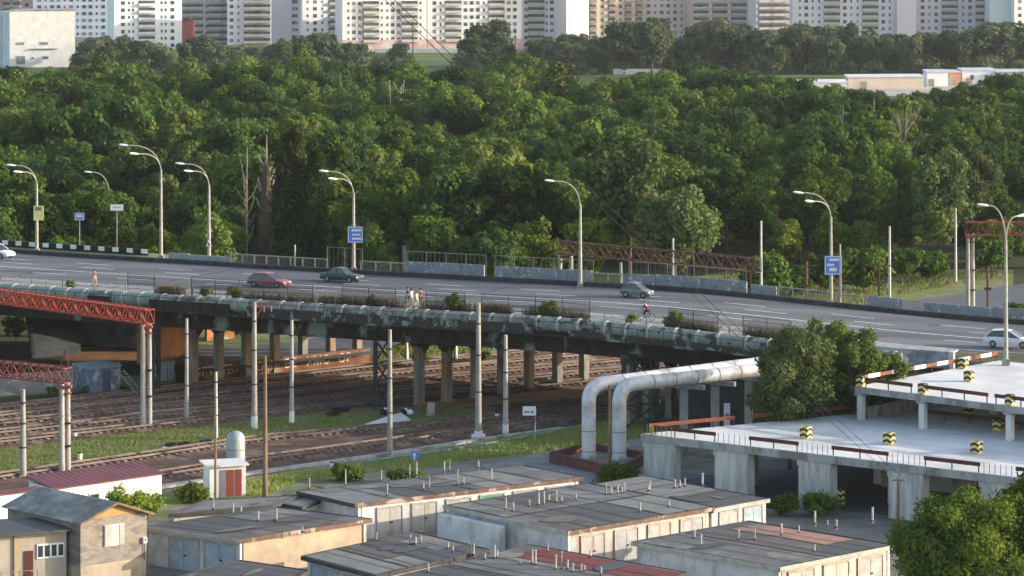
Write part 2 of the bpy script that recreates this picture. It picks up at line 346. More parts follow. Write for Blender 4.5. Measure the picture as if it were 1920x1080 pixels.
for tx, cx in (('ЯГТ', 382), ('ТБХУ', 436), ('ОМ', 492), ('БЕ', 541), ('ХМС', 593), ('ОР', 645)):
    t_ = (cx - 352) / (694 - 352); p = pa + (pb - pa) * t_
    text('letters', tx, 1.25, letter, rw, p + wn_ * 0.02 + Z3 * 0.75, wd, Z3)
patch('underpass_road', [(352, 700), (694, 664), (760, 640), (980, 610), (980, 596), (700, 610), (560, 640), (352, 655)], asphalt, 1.2)
cw = tag(wallseg(MB(), G(388, 640), G(440, 634), .4, 0, 2.4).build('garden_wall', brick), 'short orange graffiti covered wall seen under the bridge left of the grass', 'wall')
# embankment right of the bridge
em = MB()
n_ = 12; sa = SB1 - 1; sb_ = S1
vs = []; fs = []
prof = [(-26, 0), (-7, 8.2), (-0.6, ZR - .03), (RW + 1.2, ZR - .03), (RW + 3.0, ZR - .5), (RW + 3.6, 7.6), (RW + 4.0, 0)]
for i in range(n_ + 1):
    s = sa + (sb_ - sa) * i / n_
    for o_, z_ in prof: vs.append(road(s, o_, z_) if z_ else Vector((*road(s, o_).xy, 0)))
for i in range(n_):
    for j in range(len(prof) - 1): a = i * len(prof) + j; fs.append((a, a + 1, a + 1 + len(prof), a + len(prof)))
fs.append(tuple(range(len(prof)))); em.add(vs, fs)
struct('embankment', em, mat('embankment_soil', (0.17, 0.145, 0.11), (0.11, 0.115, 0.06), .3, .98, c3=(.2, .17, .14), s3=.12))
vg = MB(); strip(vg, S0, s_at(330, 0), -0.5, -7, ZR + 0.05); struct('verge', vg, grassm, fix=False)
vg = MB(); ribbon(vg, S0, s_at(330, 0), -7, -0.62, 7.0, ZR + 0.03); struct('verge_fill', vg, soffit)
# concrete parapet block at the right end of the bridge
pb_ = thing('concrete_parapet', 'concrete parapet wall tinted bluish as in shade, ending beside the silver hatchback', 'wall', road(s_at(1700, 26.6), 26.6))
q = MB(); sL, sR = s_at(1600, 26.6), s_at(1779, 26.6); ribbon(q, sL, sR, 26.35, 26.75, 7.6, ZR + 0.7); q.build('panel', mat('shade_tinted_concrete', (.36, .39, .42), (.27, .29, .32), 1.2, .9, c3=(.2, .21, .22), s3=.7), pb_)  # bluish tint is the shade of the near face, put into the colour
q = MB(); ribbon(q, sR, sR + .45, 26.25, 26.8, 7.6, ZR + 0.76); q.build('end_post', conclight, pb_)
# ------------------------------------------------------------------ green heating pipe along the near edge
PO, PZ, PR = 28.3, 8.95, 0.66
pl = thing('heating_pipeline', 'thick weathered green pipeline strapped along the near side of the bridge', 'pipeline', road(80, PO, 8))
def piperun(x0, x1, m, name):
    s0, s1 = s_at(x0, PO), s_at(x1, PO); n = max(2, int((s1 - s0) / 4))
    q = MB(); q.tube([road(s0 + (s1 - s0) * i / n, PO, PZ) for i in range(n + 1)], PR, 14, True); q.build(name, m, pl, smooth=True)
piperun(-120, 172, pipegreen, 'pipe_section'); piperun(172.5, 216, pipegrey, 'pipe_section'); piperun(216.5, 288, pipegreen, 'pipe_section')
piperun(288.5, 440, pipegrey, 'pipe_section'); piperun(440.5, 470, pipegreen, 'pipe_section'); piperun(470.5, 1010, pipegrey, 'pipe_section'); piperun(1010.5, 1440, mat('tagged_green_pipe', (0.225, 0.265, 0.235), (0.17, 0.205, 0.18), 1.2, 0.8, c3=(0.06, 0.055, 0.05), s3=1.0, lo3=.53, hi3=.56), 'pipe_section'); piperun(1440.5, 1690, pipegrey, 'pipe_section')
s = s_at(-100, PO); i_ = 0
while s < s_at(1680, PO):
    c = road(s, PO, PZ); d_ = rdir(s); q = MB(); w_ = 0.11
    q.tube([c - d_ * w_, c + d_ * w_], PR + 0.06, 14); q.build('strap', strapm, pl)
    i_ += 1; s += 1.95 if i_ % 3 else 2.5
for x0, x1 in ((172, 214), (289, 438), (472, 620), (621, 760), (761, 900), (901, 1005), (1070, 1180), (1181, 1262), (1263, 1420)):
    q = MB(); ribbon(q, s_at(x0, PO), s_at(x1, PO), PO + .72, PO + .80, 7.9, 9.1 if x0 < 440 else 8.95 if x0 < 1000 else 8.6, 4); q.build('cover_panel', mat('dark_boards', (.05, .04, .036), (.028, .022, .02), 1.5, .9, stretch=(2, 2, .4)) if x0 < 440 else peel, pl)
q = MB(); ribbon(q, s_at(-120, PO), s_at(1690, PO), 27.1, 29.3, 7.95, 8.1, 5); q.build('bracket_ledge', girdm, pl)
# wrapped end of the pipe
we = thing('wrapped_pipe_end', 'cream wrapped end of a thick pipe poking out of the bushes by the parapet', 'pipe', road(s_at(1668, 27), 27, 8))
c0 = road(s_at(1640, 27), 26.4, 8.6); c1 = road(s_at(1690, 27), 26.4, 8.5); q = MB(); q.tube([c0, c1, c1 + (c1 - c0).normalized() * .5], [.8, .8, .55], 14); q.build('wrapping', mat('cream_wrap', (.55, .5, .42), (.4, .36, .3), 2, .9), we, smooth=True)
q = MB(); q.tube([c0, c0 + (c0 - c1).normalized() * 1.5 - Z3 * .2], .5, 12); q.build('pipe', pipegrey, we, smooth=True)
# handrails along the pipe
def handrail(label, x0, x1, off, z, h, step, name='handrail', m=darksteel, rails=(1.0,), pw=0.06, bars=0, barm=None, group=None, cat='railing', top=None):
    s0, s1 = s_at(x0, off, z), s_at(x1, off, z); t = thing(name, label, cat, road((s0 + s1) / 2, off, z), group)
    n = max(1, round((s1 - s0) / step)); r = MB()
    for fr in rails:
        for i in range(n):
            a, b = s0 + (s1 - s0) * i / n, s0 + (s1 - s0) * (i + 1) / n; r.bar(road(a, off, z + h * fr), road(b, off, z + h * fr), pw * .7)
    r.build('rail', m, t)
    for i in range(n + 1):
        q = MB(); q.bar(road(s0 + (s1 - s0) * i / n, off, z), road(s0 + (s1 - s0) * i / n, off, z + h + (top or 0)), pw); q.build('post', m, t)
    if bars:
        bb = MB(); nb = int((s1 - s0) / bars)
        for i in range(nb): a = s0 + (s1 - s0) * (i + .5) / nb; bb.bar(road(a, off + .01, z + 0.08), road(a, off + .01, z + h * .97), 0.018)
        bb.build('infill_bars', barm or m, t)
    return t
handrail('thin dark handrail in front of the bright green pipe above the red gantry', -110, 290, 29.3, 8.1, 1.25, 2.2)
handrail('thin dark handrail in front of the dark boarded stretch of the pipe', 292, 690, 29.3, 8.1, 1.3, 2.2)
handrail('thin dark handrail in front of the peeling grey stretch of the pipe', 692, 1000, 29.3, 8.1, 1.3, 2.2)
handrail('thin dark handrail in front of the pale green pipe left of the bushy tree', 1002, 1445, 29.3, 8.1, 1.2, 2.4)
lowpost = mat('pale_post', (.42, .40, .35), (.3, .28, .25), 2, .9)
for i, (x0, x1, lb) in enumerate([(-110, 236, 'low pale railing of the walkway behind the bright green pipe, at the far left'), (296, 560, 'low pale railing of the walkway in front of the red car'), (564, 900, 'low pale railing of the walkway where the four people walk'), (904, 1250, 'low pale railing of the walkway beside the cyclist'), (1254, 1600, 'low pale railing of the walkway running into the bushy tree')]):
    handrail(lb, x0, x1, 26.2, ZR + .15, 0.95, 1.9, 'walkway_railing', lowpost, (1.0, .5), 0.1, bars=.16, barm=rust)
for x0, x1, lb in [(240, 292, 'short tall wire fence panel above the gap in the green pipe'), (360, 585, 'tall wire fence in front of the red car on the bridge'), (640, 742, 'tall wire fence in front of the dark green car'), (798, 872, 'tall wire fence just right of the four people'), (904, 1104, 'long tall wire fence between the four people and the cyclist'), (1254, 1346, 'tall wire fence just right of the cyclist'), (1392, 1482, 'tall wire fence ending behind the bushy tree')]:
    handrail(lb, x0, x1, 26.45, ZR + .1, 2.0, 2.6, 'wire_fence', darksteel, (1.0, .8, .55, .3, .1), 0.055, bars=.11, cat='fence')
# steel trestles that carry the pipe
def trestle(label, px0, px1, py, ztop, m=darksteel):
    a, b = G(px0, py), G(px1, py - 6); t = thing('pipe_trestle', label, 'trestle', a)
    for p in (a, b): q = MB(); q.bar(p, p + Z3 * ztop, .42); q.build('post', m, t)
    q = MB()
    for k in range(3):
        z0, z1 = ztop * k / 3 + .1, ztop * (k + 1) / 3
        q.bar(a + Z3 * z0, b + Z3 * z1, .13); q.bar(b + Z3 * z0, a + Z3 * z1, .13); q.bar(a + Z3 * z1, b + Z3 * z1, .13)
    q.build('bracing', m, t)
trestle('dark steel trestle under the pipe left of the arched columns', 704, 731, 770, 6.6)
trestle('dark steel trestle under the pipe beside the red gantry legs', 286, 297, 742, 6.4)
trestle('dark steel trestle under the pipe behind the silver pipes', 1170, 1232, 806, 6.4)
# far side: concrete panels, picket fences, mesh fences, striped barrier
def panelwall(label, x0, x1, h, m=graff, off=-1.0, z=ZR - .2, name='concrete_barrier'):
    s0, s1 = s_at(x0, off), s_at(x1, off); t = thing(name, label, 'barrier', road((s0 + s1) / 2, off, z)); n = max(1, round((s1 - s0) / 3.0))
    for i in range(n):
        a, b = s0 + (s1 - s0) * i / n, s0 + (s1 - s0) * (i + 1) / n; q = MB(); ribbon(q, a + .02, b - .02, off - .1, off + .1, z, z + h + random.uniform(-.05, .05)); q.build('panel', m, t)
    return t
panelwall('plain grey concrete barrier at the foot of the second double armed lamp', 316, 432, 1.15, mat('plain_panel', (.30, .31, .34), (.23, .24, .27), .8, .9))
panelwall('graffiti covered concrete barrier right of the blue sign lamp post', 762, 910, 1.7)
panelwall('graffiti covered concrete barrier at the foot of the lamp left of the rusty gantry', 928, 1110, 1.7)
panelwall('graffiti covered concrete barrier behind the pale blurred car', 1172, 1402, 1.6)
panelwall('short graffiti covered concrete barrier left of the right hand blue sign', 1408, 1458, 1.4)
panelwall('short graffiti covered concrete barrier right of the right hand blue sign', 1624, 1690, 1.5)
panelwall('graffiti covered concrete barrier at the foot of the red mast pair', 1735, 1930, 1.5)
gp = mat('concrete_picket', (.33, .315, .27), (.25, .24, .2), 2, .9)
for x0, x1, lb in [(433, 612, 'concrete post railing left of the blue sign lamp post'), (676, 760, 'concrete post railing right of the dark green car'), (1112, 1170, 'concrete post railing at the left end of the pale blurred car'), (1460, 1622, 'concrete post railing below the right hand blue sign'), (1692, 1733, 'short concrete post railing before the red mast pair')]:
    handrail(lb, x0, x1, -1.0, ZR, 1.25, 1.55, 'post_railing', gp, (1.0, .15), .15, bars=.14, barm=steelgrey)
for x0, x1, lb in [(612, 680, 'tall thin frame fence behind the dark green car'), (762, 912, 'tall thin frame fence above the barrier right of the blue sign'), (928, 1112, 'tall thin frame fence above the barrier by the rusty gantry'), (1180, 1400, 'tall thin frame fence above the barrier behind the blurred car')]:
    handrail(lb, x0, x1, -1.35, ZR, 2.5, 2.2, 'frame_fence', lowpost, (1.0,), .05, cat='fence', bars=.5, barm=steelgrey)
sb = thing('striped_barrier', 'long black and white striped kerb barrier on the grass at far left', 'barrier', road(s_at(130, -4.5), -4.5, ZR))
blk = mat('black_paint', (.025, .025, .028), None, 1, .8); s0, s1 = s_at(-60, -4.5), s_at(276, -4.5)
q = MB(); ribbon(q, s0, s1, -4.7, -4.5, ZR, ZR + .75); q.build('barrier_wall', blk, sb)
n = 13
for i in range(n):
    a = s0 + (s1 - s0) * (i + .55) / n; q = MB(); ribbon(q, a, a + (s1 - s0) / n * .42, -4.497, -4.45, ZR + .28, ZR + .76); q.build('white_stripe', white, sb)
# ------------------------------------------------------------------ street lamps
def curve_pts(p0, p1, p2, p3, n=9):
    P = [Vector(p) for p in (p0, p1, p2, p3)]
    return [P[0] * (1 - t) ** 3 + P[1] * 3 * t * (1 - t) ** 2 + P[2] * 3 * t * t * (1 - t) + P[3] * t ** 3 for t in [i / n for i in range(n + 1)]]
lamppole = mat('lamp_pole', (.36, .34, .29), (.27, .25, .215), 2, .8)
def lamp(label, px, py, z, ptop, ang, double=True, arm=3.4, group=None, da=0.35):
    b = GR(px, py) if z == ZR else G(px, py, z); hgt = (py - ptop) * b.y / F
    t = local('street_lamp', label, 'street lamp', b, 0, group)
    q = MB(); q.tube([(0, 0, -.6), (0, 0, hgt * .3), (0, 0, hgt * .78)], [.21, .17, .12], 10); q.build('pole', lamppole, t, smooth=True)
    q = MB(); q.box((0, 0, .25), (.3, .3, .25)); q.build('footing', concrete, t)
    for k in range(2 if double else 1):
        a = ang + (da if k else 0); dx, dy = math.cos(a), math.sin(a); L_ = arm * (1 if k == 0 else .75); zt = hgt * (1.0 if k == 0 else .93); z0 = hgt * (.75 if k == 0 else .77)
        pts = curve_pts((0, 0, z0), (dx * .1, dy * .1, z0 + (zt - z0) * .75), (dx * L_ * .35, dy * L_ * .35, zt), (dx * L_ * .8, dy * L_ * .8, zt - .05))
        q = MB(); q.tube(pts, .065, 7); ar = q.build('arm', lamppole, t, smooth=True)
        e = Vector((dx * L_ * .8, dy * L_ * .8, zt - .05)); dd = Vector((dx, dy, .12)).normalized()
        q = MB(); q.tube([e - dd * .1, e + dd * .2, e + dd * .7, e + dd * .95], [.06, .12, .13, .05], 10); hd = q.build('lamp_head', lamphead, ar, smooth=True)
    return t
LA = math.radians(190)
lamp('tallest double armed street lamp standing left of the plain grey barrier', 302, 487, ZR, 271, LA, True, 4.6)
lamp('double armed street lamp with a triangular sign low on its pole', 392, 491, ZR, 306, LA, True, 3.4)
lC = lamp('double armed street lamp carrying a blue road sign behind the dark green car', 663, 510, ZR, 320, LA, True, 3.4)
lamp('single armed street lamp left of the rusty gantry', 1088, 540, ZR, 338, LA, False, 3.4)
lE = lamp('double armed street lamp beside the right hand blue direction sign', 1558, 574, ZR, 360, LA, True, 3.6)
lF = lamp('double armed street lamp carrying a pale yellow board at the far left', 69, 475, ZR, 309, LA, True, 3.0)
lamp('street lamp with arms on both sides at the right edge by the parking deck', 1886, 684, 7.1, 384, math.radians(185), True, 2.0, None, PI + .3)
lamp('street lamp half buried in the wood behind the striped barrier', 205, 505, 0, 322, LA, False, 3)
# signs on lamps and posts
def sign(label, px0, px1, py0, py1, Y, post=None, m=signblue, lines=None, cat='sign', name='road_sign', tilt=0.0, border=True):
    s_ = F / Y; x0, x1 = (px0 - 960) / s_, (px1 - 960) / s_; z1, z0 = H - (py0 - YH) / s_, H - (py1 - YH) / s_
    t = thing(name, label, cat, ((x0 + x1) / 2, Y, z0)); w = (x1 - x0) / 2; h = (z1 - z0) / 2; c = Vector(((x0 + x1) / 2, Y, (z0 + z1) / 2))
    q = MB(); q.box(c, (w, .03, h)); q.build('panel', m, t)
    if border:
        q = MB(); e = .05
        for a, b in (((-1, -1), (1, -1)), ((1, -1), (1, 1)), ((1, 1), (-1, 1)), ((-1, 1), (-1, -1))):
            q.bar(c + Vector((a[0] * (w - .06), -.035, a[1] * (h - .06))), c + Vector((b[0] * (w - .06), -.035, b[1] * (h - .06))), e)
        q.build('border', signwhite, t)
    for (u0, u1, v, hh) in lines or ():
        q = MB(); n = max(1, int((u1 - u0) * 9))
        for i in range(n):
            a = u0 + (u1 - u0) * (i + .1) / n; b = u0 + (u1 - u0) * (i + .85) / n
            q.box(c + Vector(((a + b) * w - w, -.037, v * h)), ((b - a) * w, .008, hh * h))
        q.build('lettering', signwhite if m is signblue else mat('sign_dark', (.1, .1, .14), None, 1, .6), t)
    if post: 
        q = MB(); p = Vector((c.x + post[0], Y + .06, 0)); q.tube([(p.x, p.y, post[1]), (p.x, p.y, z1 - .05)], .05, 8); q.build('post', steelgrey, t)
    return t
Yc = G(663, 510, ZR).y; Ye = GR(1558, 574).y; Yf = G(69, 475, ZR).y
sign('blue direction sign with three white lines on the lamp post behind the dark car', 652, 680, 425, 455, Yc - .3, None, signblue, [(.25, .9, .55, .13), (.3, .85, 0.0, .1), (.3, .9, -.5, .13)])
sign('blue direction sign with white lines standing on posts above the right hand railing', 1546, 1576, 480, 515, Ye - .3, (.85, ZR), signblue, [(.3, .9, .6, .12), (.15, .6, 0.05, .12), (.3, .75, -.45, .18)])
sign('pale yellow board hung on the far left lamp post', 63, 82, 386, 413, Yf - .3, None, signyellow, [(.15, .8, .6, .25)], border=False)
sign('small blue sign with white bars in front of the trees at left', 140, 158, 399, 413, Yf + 10, (0, 0), signblue, [(.2, .8, .15, .35)])
sign('white oblong sign in front of the trees at left, right of the small blue sign', 207, 231, 383, 395, Yf + 12, (0, 0), signwhite, [(.2, .8, .0, .08)], border=False)
t_ = thing('warning_sign', 'white triangular warning sign on the second double armed lamp', 'sign', G(392, 491, ZR) + Vector((0, -.3, 0)))
b_ = G(392, 491, ZR) + Vector((0, -.3, 0)); q = MB(); q.add([b_ + Vector((x, y, z)) for y in (0, -.05) for x, z in ((-.32, 1.75), (.32, 1.75), (0, 2.4))], [(0, 2, 1), (3, 4, 5), (0, 1, 4, 3), (1, 2, 5, 4), (2, 0, 3, 5)]); q.build('plate', signwhite, t_)
q = MB(); q.add([b_ + Vector((x, -.055, z)) for x, z in ((-.2, 1.83), (.2, 1.83), (0, 2.22))], [(0, 1, 2)]); q.build('symbol', mat('sign_dark', (.1, .1, .14), None, 1, .6), t_)
p = G(1006, 832); sg = sign('white sign plate on a thin leaning post on the lower grass strip', 980, 1005, 762, 779, p.y, (.5, 0), signwhite, [(.12, .5, -.2, .22), (.6, .85, -.2, .22)], border=False)
t_ = thing('round_sign', 'round blue mandatory road sign on a short post behind the garages', 'sign', G(777, 885)); p = G(777, 885)
q = MB(); q.tube([p, p + Z3 * 1.5], .04, 8); q.build('post', steelgrey, t_)
q = MB(); q.tube([p + Vector((0, -.03, 1.35)), p + Vector((0, -.07, 1.35))], .36, 20); q.build('disc', signblue, t_)
q = MB(); q.tube([p + Vector((0, -.075, 1.45)), p + Vector((0, -.085, 1.45))], .17, 3); q.box(p + Vector((0, -.08, 1.2)), (.05, .006, .16)); q.build('symbol', signwhite, t_)
# ------------------------------------------------------------------ masts and gantries
def mast(label, px, py, ptop, r=0.2, m=concpole, bracket=0, whitebase=0, rings=True, name='catenary_mast', cat='mast', footing=False, lean=0.0):
    b = G(px, py); h = (py - ptop) * b.y / F; t = local(name, label, cat, b)
    q = MB(); q.tube([(0, 0, -.2), (lean * .5, 0, h * .5), (lean, 0, h)], [r * 1.25, r, r * .75], 10); q.build('pole', m, t, smooth=True)
    if whitebase: q = MB(); q.tube([(0, 0, 0), (0, 0, whitebase)], r * 1.32, 10); q.build('painted_base', white, t, smooth=True)
    if footing: q = MB(); q.box((0, 0, .2), (.6, .5, .2)); q.box((0, 0, .55), (.36, .3, .2)); q.build('footing', conclight, t)
    if rings:
        for f_ in (.35, .62, .85):
            q = MB(); q.tube([(lean * f_, 0, h * f_ - .06), (lean * f_, 0, h * f_ + .06)], r * 1.25, 10); q.build('clamp', darksteel, t)
    if bracket:
        z = h - .45; sgn = 1 if bracket > 0 else -1; L_ = abs(bracket)
        q = MB(); q.bar((0, 0, z), (sgn * L_, .6, z + .1), .09); q.bar((0, 0, z - 1.1), (sgn * L_ * .5, .3, z), .07); q.build('bracket', rust, t)
        for fx in (.55, .98):
            q = MB(); q.lathe((sgn * L_ * fx, .6 * fx, z - .5), [(0, 0), (.08, .02), (.05, .1), (.09, .18), (.05, .28), (.08, .36), (.03, .5)], 8); q.build('insulator', mat('insulator', (.3, .12, .08), None, 2, .3), t, smooth=True)
    return t
mast('stout concrete mast at the left edge standing behind the maroon roof', 43, 897, 730, .24)
mast('slim concrete mast between the red gantry legs and the brick abutment', 350, 790, 597, .17)
mast('concrete mast with a rusty bracket on top and a white painted base', 477, 803, 566, .22, bracket=1.5, whitebase=1.1)
mast('slim concrete mast with white foot under the bridge, third from the red gantry', 547, 793, 600, .18, whitebase=1.1)
mast('pale whitewashed mast rising behind the small white shed', 405, 822, 697, .15, mat('pale_mast', (.5, .49, .46), (.38, .37, .34), 2, .9))
mast('concrete mast standing at the pale kerb in front of the dark steel trestle', 731, 857, 618, .2)
mast('tall banded concrete mast on a stepped white footing', 897, 824, 568, .24, footing=True)
mast('grey concrete mast with white foot just right of the tall banded mast', 948, 812, 628, .21, whitebase=.8)
mast('brown wooden pole rising behind the garage roofs beside the tank', 497, 935, 668, .17, wood, rings=False, name='wooden_pole', cat='pole')
mast('thin dark wooden pole in front of the small white shed', 404, 945, 742, .09, wood, rings=False, name='wooden_pole', cat='pole')
mast('weathered wooden pole standing between the two silver pipes', 1143, 880, 722, .15, wood, rings=False, name='wooden_pole', cat='pole')
def wmast(label, px, py, ptop, r=.15): return mast(label, px, py, ptop, r, mat('white_mast', (.55, .53, .5), (.44, .42, .39), 2, .9), rings=False)
wmast('plain white mast behind the bridge just left of the rusty gantry', 1026, 565, 436)
wmast('plain white mast behind the bridge in front of the rusty gantry', 1262, 590, 447)
wmast('plain white mast behind the bridge left of the right hand blue sign', 1427, 590, 414)
wmast('plain white mast with dark bands left of the side road', 1668, 585, 424)
wmast('plain white mast at the edge of the wood above the side road', 1792, 532, 391, .14)
wmast('short white post behind the concrete railing left of the dark car', 553, 560, 459, .13)
mast('thick concrete post at the left end of the graffiti barrier', 758, 560, 461, .28, rings=False)
mast('thick concrete post behind the short railing by the rusty gantry', 1164, 590, 492, .24, rings=False)
mast('bare concrete post right of the right hand blue sign', 1575, 600, 458, .14, rings=False)
wmast('stubby white signal post on the far side under the bridge, the left one', 762, 676, 632, .2)
wmast('stubby white signal post on the far side under the bridge, the right one', 854, 678, 635, .2)
wmast('white mast standing behind the silver pipes under the bridge', 1168, 730, 665, .14)
def truss(mb, a, b, h, w, n):
    dd = (b - a).normalized(); nn = Vector((-dd.y, dd.x, 0)) * (w / 2)
    for sg in (1, -1):
        for z in (0, h): mb.bar(a + nn * sg + Z3 * z, b + nn * sg + Z3 * z, .13)
    for i in range(n + 1):
        p = a + (b - a) * (i / n)
        for sg in (1, -1): mb.bar(p + nn * sg, p + nn * sg + Z3 * h, .07)
        for z in (0, h): mb.bar(p + nn + Z3 * z, p - nn + Z3 * z, .06)
        if i < n:
            p2 = a + (b - a) * ((i + 1) / n)
            for sg in (1, -1): mb.bar(p + nn * sg + Z3 * (h if i % 2 else 0), p2 + nn * sg + Z3 * (0 if i % 2 else h), .07)
            mb.bar(p + nn + Z3 * h, p2 - nn + Z3 * h, .05)
    return mb
def gantry(label, legs, ztop, a, b, h, m, n=16, horn=False, legr=.23):
    t = thing('rail_gantry', label, 'gantry', legs[0])
    for p in legs:
        q = MB(); q.tube([p - Z3 * .2, p + Z3 * (ztop - h)], [legr * 1.15, legr * .85], 10); q.build('leg', concpole, t, smooth=True)
    q = MB(); truss(q, a, b, h, 1.0, n); q.build('truss', m, t)
    c = (legs[0] + legs[-1]) / 2
    q = MB(); q.box(c + Z3 * (ztop - h - .35), (.55, .45, .12)); q.box(c + Z3 * (ztop - h - .9), (.5, .4, .06)); q.build('collar', m, t)
    for k_ in (.3, .55):
        q = MB(); q.box(c + Z3 * ((ztop - h) * k_), (.5, .3, .07)); q.build('clamp', darksteel, t)
    if horn:
        q = MB(); e = c + Z3 * ztop; q.bar(e + Vector((-.35, 0, 0)), e + Vector((0, 0, 1.5)), .1); q.bar(e + Vector((.35, 0, 0)), e + Vector((0, 0, 1.5)), .1); q.build('peak_frame', rust, t)
    return t
pA, pB = G(268, 803), G(280, 801); za = 10.7; c = (pA + pB) / 2
e1 = Vector((c.x - 30 * .72, c.y + 30 * .69, za - 1.25)); gantry('bright red lattice gantry on twin concrete legs crossing in front of the green pipe', [pA, pB], za, Vector((c.x + .4, c.y - .4, za - 1.25)), e1, 1.25, redsteel, 38)
pA, pB = G(116, 888), G(127, 886); za = 8.7; c = (pA + pB) / 2
gantry('faded red lattice gantry on twin concrete masts behind the maroon roof', [pA, pB], za, Vector((c.x + .3, c.y - .2, za - 1.2)), Vector((c.x - 22, c.y + 13, za - 1.2)), 1.2, mat('faded_red', (.25, .085, .075), (.17, .06, .055), 1.5, .85), 28, True)
a = Vector((5.0, 334, 9.0)); b = Vector((26, 315, 9.0))
gantry('rusty brown lattice gantry behind the bridge below the big willow', [Vector((5.4, 334.5, 0)), Vector((6.6, 333.5, 0))], 10.4, a, b, 1.4, rust, 22)
pA, pB = G(1815, 589), G(1824, 588); c = (pA + pB) / 2
gantry('dull red lattice gantry on twin white masts at the right edge', [pA, pB], 10.9, Vector((c.x - .5, c.y, 9.3)), Vector((c.x + 20, c.y + 1, 9.3)), 1.5, mat('dull_red', (.28, .09, .06), (.18, .06, .045), 1.5, .85), 16)
for lb, px, py, pt, hw in (('red pole with a short crossbar behind the concrete railing', 1407, 590, 506, 1.2), ('dark rusty pole with a crossbar left of the right hand blue sign', 1512, 592, 490, 1.6), ('dark rusty pole with a crossbar left of the banded white mast', 1648, 588, 490, 2.2), ('dark rusty pole beside the side road at the right', 1852, 592, 500, 1.0)):
    b0 = G(px, py); h = (py - pt) * b0.y / F; t = local('signal_pole', lb, 'pole', b0); q = MB(); q.tube([(0, 0, 0), (0, 0, h)], .14, 8); q.build('pole', rust, t)
    q = MB(); q.bar((-hw, 0, h - .5), (hw, 0, h - .5), .12); q.bar((-.4, 0, h * .55), (.4, 0, h * .55), .3); q.build('crossbar', rust, t)
# ------------------------------------------------------------------ railway tracks
def track(label, pts, gauge=1.52, sl=0.75):
    P = [G(x, y) for x, y in pts]; t = thing('railway_track', label, 'railway track', P[0], 'parallel railway tracks')
    cum = [0]
    for a, b in zip(P, P[1:]): cum.append(cum[-1] + (b - a).length)
    def at(s):
        for i in range(len(P) - 1):
            if s <= cum[i + 1] or i == len(P) - 2:
                f_ = (s - cum[i]) / (cum[i + 1] - cum[i]); return P[i].lerp(P[i + 1], f_), (P[i + 1] - P[i]).normalized()
    bl = MB(); L_ = cum[-1]
    n = 24
    ring = [(-2.1, .02), (-1.5, .2), (1.5, .2), (2.1, .02)]
    vs = []; fs = []
    for i in range(n + 1):
        p, dd = at(L_ * i / n); nn = Vector((-dd.y, dd.x, 0))
        for o_, z_ in ring: vs.append(p + nn * o_ + Z3 * z_)
    for i in range(n):
        for j in range(3): k_ = i * 4 + j; fs.append((k_, k_ + 1, k_ + 5, k_ + 4))
    bl.add(vs, fs); bl.build('ballast_bed', ballast, t, fix=False)
    for sg in (-1, 1):
        q = MB()
        for i in range(n):
            p, dd = at(L_ * i / n); p2, d2 = at(L_ * (i + 1) / n); nn = Vector((-dd.y, dd.x, 0)) * (gauge / 2 * sg); n2 = Vector((-d2.y, d2.x, 0)) * (gauge / 2 * sg)
            q.bar(p + nn + Z3 * .37, p2 + n2 + Z3 * .37, .075, .16)
        q.build('rail', railsteel, t)
    q = MB(); s = 0
    while s < L_:
        p, dd = at(s); nn = Vector((-dd.y, dd.x, 0)); q.box(p + Z3 * .22, (1.35, .14, .075), (nn, dd, Z3)); s += sl * random.uniform(.96, 1.04)
    o = q.build('sleepers', sleeper_m, t, fix=False); o['kind'] = 'stuff'
    return t
UT = [(768, 690, 645, 598), (783, 706, 661, 611), (798, 723, 678, 626), (815, 740, 695, 640), (833, 754, 712, 656)]
for i, (a, b, c_, d_) in enumerate(UT):
    nm = ('farthest', 'second farthest', 'middle', 'fourth farthest', 'nearest')[i]
    track('%s rusty track of the five passing under the bridge' % nm, [(-160, a + 18), (0, a), (700, b), (1180, c_), (1900, d_)])
track('upper of the two tracks between the grass strips', [(-160, 920), (0, 898), (310, 853), (480, 827), (960, 784), (1440, 745)])
track('lower of the two tracks between the grass strips, beside the pale kerb', [(-160, 962), (310, 893), (480, 866), (735, 832), (960, 797), (1440, 758)])
kb = MB(); P = [G(x, y) for x, y in [(300, 918), (480, 890), (735, 854), (900, 828), (1060, 806)]]
for a, b in zip(P, P[1:]): wallseg(kb, a, b, .7, 0, .22)
struct('kerb', kb, concrete)
for lb, pts_ in (('long pale concrete cable trough between the two nearest of the five tracks', [(128, 800), (270, 779), (420, 766)]), ('pale cable trough running between the farther tracks at left', [(140, 768), (330, 748), (430, 740)]), ('pale concrete trough between the tracks under the bridge columns', [(640, 716), (800, 699), (960, 680)]), ('pale trough between the tracks right of the arched columns', [(1000, 690), (1120, 678)])):
    P = [G(x, y) for x, y in pts_]; q = MB()
    for a, b in zip(P, P[1:]): wallseg(q, a, b, .55, 0, .3)
    tag(q.build('cable_trough', concrete), lb, 'cable trough')
pb2 = MB(); P = [G(x, y) for x, y in [(690, 868), (760, 858), (900, 838), (1100, 800)]]; pb2.tube([p + Z3 * .15 for p in P], .12, 8)
tag(pb2.build('ground_pipe', mat('blue_green_pipe', (.15, .25, .26), None, 1, .7), smooth=True), 'thin blue green pipe lying along the lower grass strip', 'pipe')
